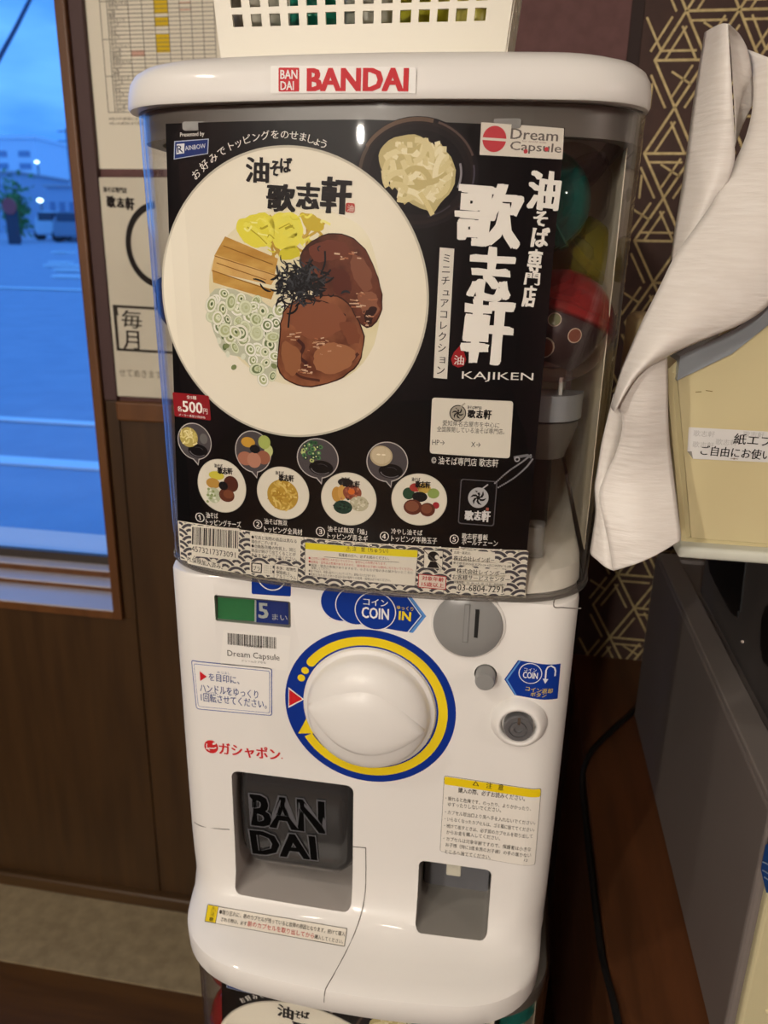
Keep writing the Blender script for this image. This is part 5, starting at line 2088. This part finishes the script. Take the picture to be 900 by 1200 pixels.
capsule('toy_capsule', (-.124, .040, zb_ - .022), .0270, C_red, C_red, (.1, -.4), 'red capsule at the left edge of the lower poster, under the pink one', GL, slip=False, fill=mat('toy_red', '#a04848', .4))
capsule('toy_capsule', (-.100, .075, zb_ + .008), .0250, C_blue, C_blue, (.1, -.4), 'blue capsule partly behind the lower poster', GL, slip=False, fill=F_dark)
capsule('toy_capsule', (.128, .055, zb_ + .034), .0260, C_green, C_green, (.3, .2), 'dark green capsule at the right end of the lower cover', GL, slip=False, fill=F_dark)

# ------------------------------------------------------------------ white basket on the lid
M_bask = mat('basket_plastic', '#dad4c4', .4)
BY = .055
bz0 = H0 + .1128
tl, tr = at(249, 0, BY), at(599, 0, BY)
bl, br = at(258.5, 52, BY), at(594.5, 50, BY)
ztop = bz0 + .075
basket = thing('basket', (0, BY + .07, bz0), 'white plastic basket with square holes standing on the machine lid', 'basket')
hx = [at(282 + 21.45 * k, 22, BY).x for k in range(14)]
hs = (at(288, 22, BY).x - at(276, 22, BY).x) / 2
hz = [at(450, 21, BY).z, at(450, -2, BY).z, at(450, -25, BY).z]
sx0, sx1 = bl.x, br.x


def panel(bm, fmap, us, holes_u, hs_u, vs_range, holes_v, hs_v):
    ub = sorted(set([us[0], us[1]] + [h - hs_u for h in holes_u] + [h + hs_u for h in holes_u]))
    vb = sorted(set([vs_range[0], vs_range[1]] + [h - hs_v for h in holes_v] + [h + hs_v for h in holes_v]))
    V = {}
    for i, u in enumerate(ub):
        for j, v in enumerate(vb):
            V[i, j] = bm.verts.new(fmap(u, v))
    for i in range(len(ub) - 1):
        for j in range(len(vb) - 1):
            uc, vc = (ub[i] + ub[i + 1]) / 2, (vb[j] + vb[j + 1]) / 2
            if any(abs(uc - h) < hs_u for h in holes_u) and any(abs(vc - h) < hs_v for h in holes_v):
                continue
            bm.faces.new((V[i, j], V[i + 1, j], V[i + 1, j + 1], V[i, j + 1]))


flare = ((tr.x - tl.x) - (br.x - bl.x)) / 2 / max(tl.z - bl.z, .01)
xc = (sx0 + sx1) / 2
BD = .09


def fm(u, v, y):
    s = 1 + (v - bl.z) * flare / ((sx1 - sx0) / 2)
    return (xc + (u - xc) * s, y, v)


bm = bmesh.new()
panel(bm, lambda u, v: fm(u, v, BY - (v - bz0) * .05), (sx0, sx1), hx, hs, (bz0, ztop), hz, hs)
panel(bm, lambda u, v: fm(u, v, BY + BD + (v - bz0) * .05), (sx0, sx1), hx, hs, (bz0, ztop), hz, hs)
ys = [BY + .010 + .0125 * k for k in range(6)]
for sx_ in (sx0, sx1):
    panel(bm, lambda u, v: fm(sx_, v, u), (BY, BY + BD), ys, hs, (bz0, ztop), hz, hs)
bm.faces.new([bm.verts.new((x, y, bz0 + .001)) for x, y in ((sx0, BY), (sx1, BY), (sx1, BY + BD), (sx0, BY + BD))])
o = part('basket_body', bm, M_bask, basket)
solid(o, .0022, 0)
bm = bmesh.new()
w2 = fm(sx1, ztop, 0)[0] - xc
x0_, x1_, y0_, y1_ = xc - w2 - .004, xc + w2 + .004, BY - .012, BY + BD + .012
RW = .014
ring_ = []
for d, zz in ((0, ztop - .002), (0, ztop + .004), (RW, ztop + .004), (RW, ztop - .002)):
    ring_.append([bm.verts.new(p) for p in ((x0_ + d, y0_ + d, zz), (x1_ - d, y0_ + d, zz), (x1_ - d, y1_ - d, zz), (x0_ + d, y1_ - d, zz))])
for k in range(4):
    a, b = ring_[k], ring_[(k + 1) % 4]
    for q in range(4):
        bm.faces.new((a[q], a[(q + 1) % 4], b[(q + 1) % 4], b[q]))
part('rim', bm, M_bask, basket)


def packet(px0, px1, m, Y, label, h=.058, seed=0):
    a, b = at(px0, 22, Y), at(px1, 22, Y)
    bm = bmesh.new()
    N_, M_ = 14, 12
    front = []
    for sgn in (-1, 1):
        rows = []
        for j in range(M_ + 1):
            row = []
            for i in range(N_ + 1):
                u, v = i / N_, j / M_
                bul = math.sin(math.pi * u) ** .6 * math.sin(math.pi * v) ** .6
                nz = noise.noise(Vector((u * 4, v * 4, seed + sgn)))
                row.append(bm.verts.new((a.x + (b.x - a.x) * u, Y + sgn * (.0125 * bul) + nz * .002, bz0 + .004 + h * v)))
            rows.append(row)
        for r0, r1_ in zip(rows, rows[1:]):
            for i in range(N_):
                bm.faces.new((r0[i], r0[i + 1], r1_[i + 1], r1_[i]))
    bmesh.ops.remove_doubles(bm, verts=bm.verts[:], dist=.0004)
    o = from_bm('snack_packet', bm, m, None, 60)
    return tag(o, label, 'packet', 'packets in the white basket')


packet(272, 338, mat('pk_white', '#c9c2ae', .4, color2='#e3decf', noise_scale=60), BY + .030, 'white packet at the left end of the basket', seed=1)
packet(340, 402, mat('pk_teal', '#0f8a72', .3, color2='#14a588', noise_scale=40), BY + .024, 'teal green packet in the basket', seed=2)
packet(404, 464, mat('pk_grey', '#a9a594', .4, color2='#d0ccbd', noise_scale=70), BY + .032, 'grey white packet in the middle of the basket', seed=3)
packet(466, 528, mat('pk_lime', '#b9b51e', .35, color2='#cfcb45', noise_scale=60), BY + .026, 'yellow packet beside the grey white one in the basket', seed=4)
packet(530, 582, mat('pk_yellow', '#c9bb30', .35, color2='#e0d880', noise_scale=60), BY + .034, 'yellow white packet at the right end of the basket', seed=5)

# ------------------------------------------------------------------ papers on the wall
WS = Sheet(YW - .0008, 0, .0004)
sched = thing('price_list', at(170, 60, YW - .001), 'large white sheet with a ruled table and yellow cells on the wall above the notice', 'sheet')
WS.reset()
X0, X1 = at(98, 0, YW).x, at(268, 0, YW).x
zt_, zb2 = H0 + .46, at(105, 198, YW).z
WS.poly([(X0 + .002, zt_), (X1 + .03, zt_), (X1 + .03, zb2), (X0 + .002, zb2)], mat('wall_paper_white', '#e2dac6', .6), 1)
WS.emit('sheet', sched)
gx0, gx1 = at(117, 0, YW).x, at(251, 0, YW).x
gzb, gzt = at(125, 132, YW).z, zt_ - .01
LC = '#5d564b'
nrow = 52
for i in range(nrow + 1):
    z = gzb + (gzt - gzb) * i / nrow
    WS.line([(gx0 + (.012 if i % 9 else 0), z), (gx1, z)], .0007, LC, 2)
for f in (0, .062, .25, .37, .48, .60, .70, .80, .90, 1.0):
    x = gx0 + (gx1 - gx0) * f
    WS.line([(x, gzb), (x, gzt)], .0008, LC, 2)
for f0, f1, y0, y1, col in ((.475, .60, -60, 16.5, '#d9b71c'), (.475, .60, 21, 31.5, '#d9b71c'), (.475, .60, 40, 62, '#d9b71c'), (.25, .37, 59, 66, '#d2a794'), (.70, .80, 4, 5.5, '#cf9f86'), (.70, .80, 12, 13.5, '#cf9f86')):
    za_, zb3 = at(180, y0, YW).z, at(180, y1, YW).z
    WS.poly([(gx0 + (gx1 - gx0) * f0, za_), (gx0 + (gx1 - gx0) * f1, za_), (gx0 + (gx1 - gx0) * f1, zb3), (gx0 + (gx1 - gx0) * f0, zb3)], col, 1.6)
random.seed(2)
words = ['油そば', 'ラー油', 'チャーシュー', 'ネギ', 'メンマ', '味玉', 'のり', 'チーズ', 'マヨネーズ', '豚骨', 'ご飯', 'スープ', '台湾まぜそば', '唐揚げ']
for i in range(nrow):
    z = gzb + (gzt - gzb) * (i + .2) / nrow
    w = words[i % len(words)]
    WS.text_m(w, (gx0 + (gx1 - gx0) * .075, z), (gx0 + (gx1 - gx0) * (.075 + .028 * len(w)), z), (gzt - gzb) / nrow * .62, '#4a443c', 2.4)
for k in range(2):
    z = gzb - .010 - k * .006
    WS.text_m('※仕入れ状況により変更になる場合がございます。', (gx0, z), (gx0 + (.13 - .02 * k), z), .0038, '#6a6154', 2.4)
WS.emit('table_print', sched)

notice = thing('notice', at(150, 340, YW - .01), 'white monthly notice in a clear sleeve hung low on the wall, brush arc on it', 'notice')
nx0, nx1 = at(112, 208, YW).x, at(112, 208, YW).x + .215
nz0, nz1 = at(128, 463, YW).z, at(112, 208, YW).z
bm = box_bm(nx0, nx1, YW - .006, YW - .001, nz0, nz1, bevel=.001, seg=1)
part('board', bm, mat('notice_paper', '#d9d1c0', .5, color2='#e2dac9', noise_scale=14), notice)
NS = Sheet(YW - .0064, 0, .0003)
NS.text('油そば専門店', (121, 225), (149, 226.6), 6.6, BK, 1, bold=.02)
for ch, q in (('歌', (125, 229, 136, 243)), ('志', (137, 231, 146, 243)), ('軒', (147, 231, 158, 246))):
    NS.char(ch, q, BK, 1, bold=.05)
cA = NS.px(188, 288)
rA = (NS.px(188, 288) - NS.px(149, 288)).length
NS.ring(cA, rA * .88, rA * 1.04, '#1f1d1c', 1, 95, 255, sz=1.12)
NS.ppoly([(132, 357), (200, 361), (200, 364), (136, 360.4), (140, 408), (205, 412), (205, 415), (137, 410.8)], '#3a3631', 1)
NS.ppoly([(132, 357), (137, 357.4), (139, 370), (133.4, 368)], '#3a3631', 1.2)
NS.char('毎', (143, 363, 167, 384), '#3a3631', 1.4, bold=.01)
NS.char('月', (145, 387, 164, 409), '#3a3631', 1.4, bold=.01)
NS.text('せてめきます', (140, 441), (190, 444), 9, '#8b8374', 1)
NS.emit('notice_print', notice)
bm = box_bm(nx0 - .004, nx1 + .004, YW - .0082, YW - .0074, nz0 - .004, nz1 + .003)
part('clear_sleeve', bm, clear_mat('sleeve', (.97, .97, .96), .08, ior=1.35), notice)

# ------------------------------------------------------------------ wooden counter, grey cabinet, dark unit
M_counter = wood('counter_wood', '#4a2b16', '#653b20', .4, 5.0, 'Y')
ZC = .60
cxl = .2155
counter = thing('counter', (.7, 0, FZ), 'low brown wooden counter beside the machine, under the grey cabinet', 'counter')
part('counter_top', box_bm(cxl, 1.98, -.85, YW - .001, ZC - .03, ZC, bevel=.002), M_counter, counter)
part('counter_front', box_bm(cxl + .012, 1.98, -.83, YW - .003, .06, ZC - .03), M_counter, counter)
part('plinth', box_bm(cxl + .04, 1.98, -.79, YW - .003, FZ, .06), mat('plinth_dark', '#1d1510', .6), counter)

GX = .2912
M_cab = mat('cabinet_grey', '#6f6764', .42, color2='#756d69', noise_scale=9)
M_cab2 = mat('cabinet_face', '#c4bb96', .45)
cab = thing('equipment_cabinet', (GX + .25, .23, ZC), 'grey metal cabinet standing on the brown counter, right of the machine', 'cabinet')
part('housing', box_bm(GX, GX + .52, -.012, .487, ZC + .001, ZC + .240, bevel=.004), M_cab, cab)
bm = bmesh.new()
add_box(bm, GX + .001, GX + .025, -.008, .483, ZC + .238, ZC + .2445, bevel=.0015)
add_box(bm, GX + .495, GX + .519, -.008, .483, ZC + .238, ZC + .2445, bevel=.0015)
add_box(bm, GX + .025, GX + .495, .462, .483, ZC + .238, ZC + .2445, bevel=.0015)
part('top_rim', bm, mat('rim_grey', '#7d7571', .4), cab)
part('front_panel', box_bm(GX + .006, GX + .512, -.020, -.010, ZC + .012, ZC + .236, bevel=.003), M_cab2, cab)
for r in range(9):
    z = ZC + .030 + r * .020
    for c in range(6):
        x = GX + .022 + c * .046 + (r % 2) * .012
        bm = bmesh.new()
        add_box(bm, x, x + .030, -.0222, -.019, z, z + .0022, bevel=.0008, seg=1)
        part('vent_rib', bm, mat('rib_pale', '#d9d0ab', .4), cab)
# blue mark on the side near the front edge
CS = []
bm = bmesh.new()
pts = [onx(p[0], p[1], GX - .0006) for p in ((891.5, 1019), (897, 990), (910, 985), (915, 1050), (898, 1046))]
bm.faces.new([bm.verts.new(p) for p in pts])
part('blue_label', bm, mat('label_blue', '#1c4f98', .4), cab, label='blue label')
bm = bmesh.new()
for a, b in (((894, 1010), (906, 1016)), ((894, 1020), (908, 1028)), ((896, 1028), (908, 1036))):
    P0, P1 = onx(*a, GX - .0009), onx(*b, GX - .0009)
    add_tube(bm, [P0, P1], .0005, 6)
subpart('label_marking', bm, mat('label_pale', '#9fb4d2', .4), [c for c in cab.children if c.name.startswith('blue_label')][0])

UX = .3200
unit = thing('control_unit', (UX + .2, .1, ZC + .2445), 'dark grey unit with black recesses standing on the grey cabinet', 'device')
M_unit = mat('unit_grey', '#44403f', .45, color2='#4a4645', noise_scale=9)
part('case', box_bm(UX, UX + .45, -.03, .366, ZC + .2415, ZC + .398, bevel=.004), M_unit, unit)
UZ0 = ZC + .240
bm = bmesh.new()


def recess(pts):
    b = bmesh.new()
    P = [onx(p[0], p[1], UX - .0012) for p in pts]
    add_prism(b, [(UX - .0012, p.y, p.z) for p in P], (.0018, 0, 0))
    bmesh.ops.bevel(b, geom=[e for e in b.edges if abs((e.verts[0].co - e.verts[1].co).x) > .001], offset=.006, segments=4, affect='EDGES')
    return b


part('recess', recess([(829, 645), (874, 651), (866, 724), (858, 722), (830, 668)]), mat('recess_black', '#08080a', .35), unit)
part('recess', recess([(893, 712), (930, 702), (930, 830), (905, 790), (890, 768)]), mat('recess_black', '#08080a', .35), unit)
bm = bmesh.new()
q = onx(870, 752, UX - .001)
bmesh.ops.create_uvsphere(bm, u_segments=10, v_segments=8, radius=.0016, matrix=Matrix.Translation(q))
part('pilot_lamp', bm, mat('pilot', '#c9b9b0', .3), unit)

# ------------------------------------------------------------------ cream apron dispenser on top of the dark unit
M_cream = mat('cream_enamel', '#cfc195', .35, color2='#d6ca9f', noise_scale=7)
DY = .05
zd0 = ZC + .400
dl = [at(783, 432, DY), at(797, 640, DY)]
disp = thing('apron_dispenser', (.40, .15, zd0), 'cream box dispenser with a printed strip label, on the dark grey unit', 'dispenser')
bm = bmesh.new()
zr = zd0 + .008
xt = at(783, 432, DY).x
pp = [(at(797, 640, DY).x + .002, zr), (xt, at(783, 436, DY).z), (xt + .006, at(792, 424, DY).z), (at(860, 392, DY).x, at(860, 392, DY).z), (at(905, 356, DY).x, at(905, 356, DY).z), (at(960, 318, DY).x, at(960, 318, DY).z), (at(1030, 300, DY).x, at(1030, 300, DY).z), (.60, at(1030, 300, DY).z), (.60, zr)]
add_prism(bm, [(x, DY, z) for x, z in pp], (0, .20, 0))
bmesh.ops.bevel(bm, geom=[e for e in bm.edges if abs(e.verts[0].co.y - DY) < 1e-5 and abs(e.verts[1].co.y - DY) < 1e-5], offset=.006, segments=3, affect='EDGES')
part('box', bm, M_cream, disp, smooth=35)
bm = bmesh.new()
add_box(bm, at(797, 640, DY).x - .002, .602, DY - .006, DY + .205, zd0, zd0 + .009, bevel=.003)
part('bottom_lip', bm, mat('lip_pale', '#cfd0c4', .25), disp, smooth=40)
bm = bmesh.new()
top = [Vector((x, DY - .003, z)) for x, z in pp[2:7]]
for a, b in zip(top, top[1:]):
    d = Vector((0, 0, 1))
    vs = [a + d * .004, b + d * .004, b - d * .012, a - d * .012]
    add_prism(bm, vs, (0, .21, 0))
part('shaded_top_trim', bm, mat('trim_shade_grey', '#a9b1b8', .25, metal=.3), disp)
part('rear_block', box_bm(at(733, 372, .30).x, at(733, 372, .30).x + .05, .22, .30, zd0 + .0, at(740, 364, .30).z, bevel=.008), mat('rear_cream', '#c9b48a', .4), disp, smooth=40)
bm = bmesh.new()
q0, q1 = at(786, 428, DY + .02), at(789, 443, DY + .02)
add_box(bm, xt - .004, xt + .004, DY + .01, DY + .03, at(785, 440, DY).z - .012, at(785, 440, DY).z, bevel=.001)
add_box(bm, xt - .003, xt + .004, DY + .01, DY + .03, at(785, 470, DY).z - .008, at(785, 470, DY).z, bevel=.001)
part('hinge', bm, mat('hinge_cream', '#b9a878', .4), disp)
DS = Sheet(DY - .0006, 0, .0002)
DS.ppoly([(807, 500.5), (905, 506), (905, 542), (812, 537.6), (805.4, 529)], '#dcdad8', 1)
DS.ppoly([(805.4, 529), (812, 537.6), (810.4, 528.6)], '#8f8b84', 2)
for x, y in ((812, 511), (838, 521), (870, 512), (811, 524)):
    DS.text('歌志軒', (x, y), (x + 25, y + 1.4), 7, '#b7b5b3', 2)
DS.text('紙エプロン', (858.5, 520), (934, 526), 12.4, '#1b1a1b', 3, bold=.016)
DS.text('ご自由にお使いください', (820, 533), (952, 543), 11.6, '#1b1a1b', 3, bold=.016)
DS.text('∗', (855, 538), (865, 538.6), 2, '#8d7d72', 3)
DS.emit('strip_label', disp, 'white printed strip label')
DS.line([DS.px(815, 459.4), DS.px(822, 459)], .0005, '#7d6a3c', 1)
DS.line([DS.px(827, 457.6), DS.px(835, 458.6)], .0005, '#7d6a3c', 1)
DS.line([DS.px(795, 425), DS.px(802, 427)], .0004, '#8f7c4c', 1)
DS.emit('scratch_marking', disp)

# ------------------------------------------------------------------ paper apron hanging out of the dispenser
M_apron = mat('apron_paper', '#e6e0da', .38, color2='#dfd8d1', noise_scale=55, stretch=(1, 1, 7), bump=.4, spec=.4)


def strip(bm, L_, R_, n=40, m=10, belly=0.0):
    A = spline([at(*p) for p in L_], n)
    B = spline([at(*p) for p in R_], n)
    rows = []
    for i in range(n):
        row = []
        for j in range(m + 1):
            t = j / m
            p = A[i].lerp(B[i], t)
            p.y -= belly * math.sin(math.pi * t)
            row.append(bm.verts.new(p))
        rows.append(row)
    for a, b in zip(rows, rows[1:]):
        for j in range(m):
            bm.faces.new((a[j], a[j + 1], b[j + 1], b[j]))


bm = bmesh.new()
# tall cone: near flank and the far flank seen inside the fold
strip(bm, [(826, 38, .075), (819, 80, .07), (812, 125, .068), (806, 170, .066), (799, 220, .064), (792, 262, .062), (786, 305, .06)],
      [(853, 28, .045), (855, 60, .043), (858, 110, .042), (861, 170, .044), (858, 200, .046), (838, 245, .050), (806, 300, .055)], belly=.008)
strip(bm, [(853, 28, .0452), (857, 62, .060), (860, 110, .066), (861.5, 150, .07), (861, 172, .07)],
      [(854, 28, .0455), (868, 42, .062), (877, 62, .072), (881, 90, .082), (882, 122, .090)], belly=-.004)
# broad band sweeping down to the left, its two plies
U_ = [(876, 58, .085), (882, 90, .082), (882, 125, .072), (874, 160, .062), (858, 196, .052), (836, 236, .044), (812, 270, .036), (792, 298, .028), (772, 338, .018), (752, 378, .008), (738, 410, .002), (726, 440, -.004), (716, 478, -.010)]
L_ = [(975, 120, .065), (972, 160, .058), (966, 205, .05), (955, 252, .042), (940, 292, .033), (920, 332, .024), (898, 360, .018), (872, 378, .012), (842, 391, .006), (806, 406, -.001), (776, 421, -.005), (748, 440, -.009), (719, 479, -.012)]
strip(bm, U_, L_, 64, 16, belly=.012)
strip(bm, [(882, 62, .098), (891, 90, .098), (897, 120, .095), (897, 150, .09), (888, 182, .085), (872, 216, .08), (850, 252, .075)],
      [(900, 90, .096), (912, 112, .096), (918, 140, .094), (920, 180, .09), (915, 220, .086), (900, 250, .082), (870, 282, .078)], belly=.004)
# hanging tail in front and the ply behind it
strip(bm, [(719, 470, -.004), (727, 484, -.004), (729, 502, -.002), (722, 530, .004), (708, 560, .006), (702, 580, .004), (706, 604, -.002), (712, 630, -.006), (716, 652, -.008), (718.5, 669, -.009)],
      [(781, 400, .006), (782, 430, .006), (782.5, 462, .004), (783, 492, .004), (785, 522, .008), (789, 556, .008), (793, 588, .003), (796, 612, -.001), (797.5, 624, -.003), (797.6, 633, -.004)], 56, 14, belly=.006)
strip(bm, [(719, 462, .004), (712, 490, .010), (705, 520, .014), (700, 552, .014), (697, 572, .012), (698, 600, .010), (694, 630, .008), (692, 648, .006), (700, 656, .002)],
      [(740, 470, .012), (734, 500, .014), (726, 530, .016), (716, 556, .016), (712, 580, .012), (714, 608, .006), (717, 634, .000), (718, 654, -.004), (719, 668.6, -.0075)], 40, 8, belly=.004)
apron = from_bm('paper_apron', bm, M_apron, None, 70, recalc=False)
solid(apron, .0005, 0)
tag(apron, 'white crinkled paper apron pulled out over the cream dispenser, hanging down in a band', 'paper apron')

# ------------------------------------------------------------------ black cable along the counter's edge
bm = bmesh.new()
zc = ZC + .0036
cp = [onz(752, 822, zc), onz(740, 836, zc), onz(718, 856, zc), onz(700, 873, zc), onz(688, 890, zc)]
cp = [Vector(p) for p in cp]
cp += [Vector((.2120, .335, ZC - .006)), Vector((.2112, .27, ZC - .010)), Vector((.2112, .16, ZC - .008)), Vector((.2116, .08, ZC - .004)), Vector((.2160, .02, zc)), Vector((.2215, -.06, zc)), Vector((.223, -.2, zc))]
add_tube(bm, spline(cp, 70), .0034, 10)
tag(from_bm('power_cable', bm, mat('cable_black', '#141313', .4), None, 60), 'black power cable lying along the left edge of the counter', 'cable')
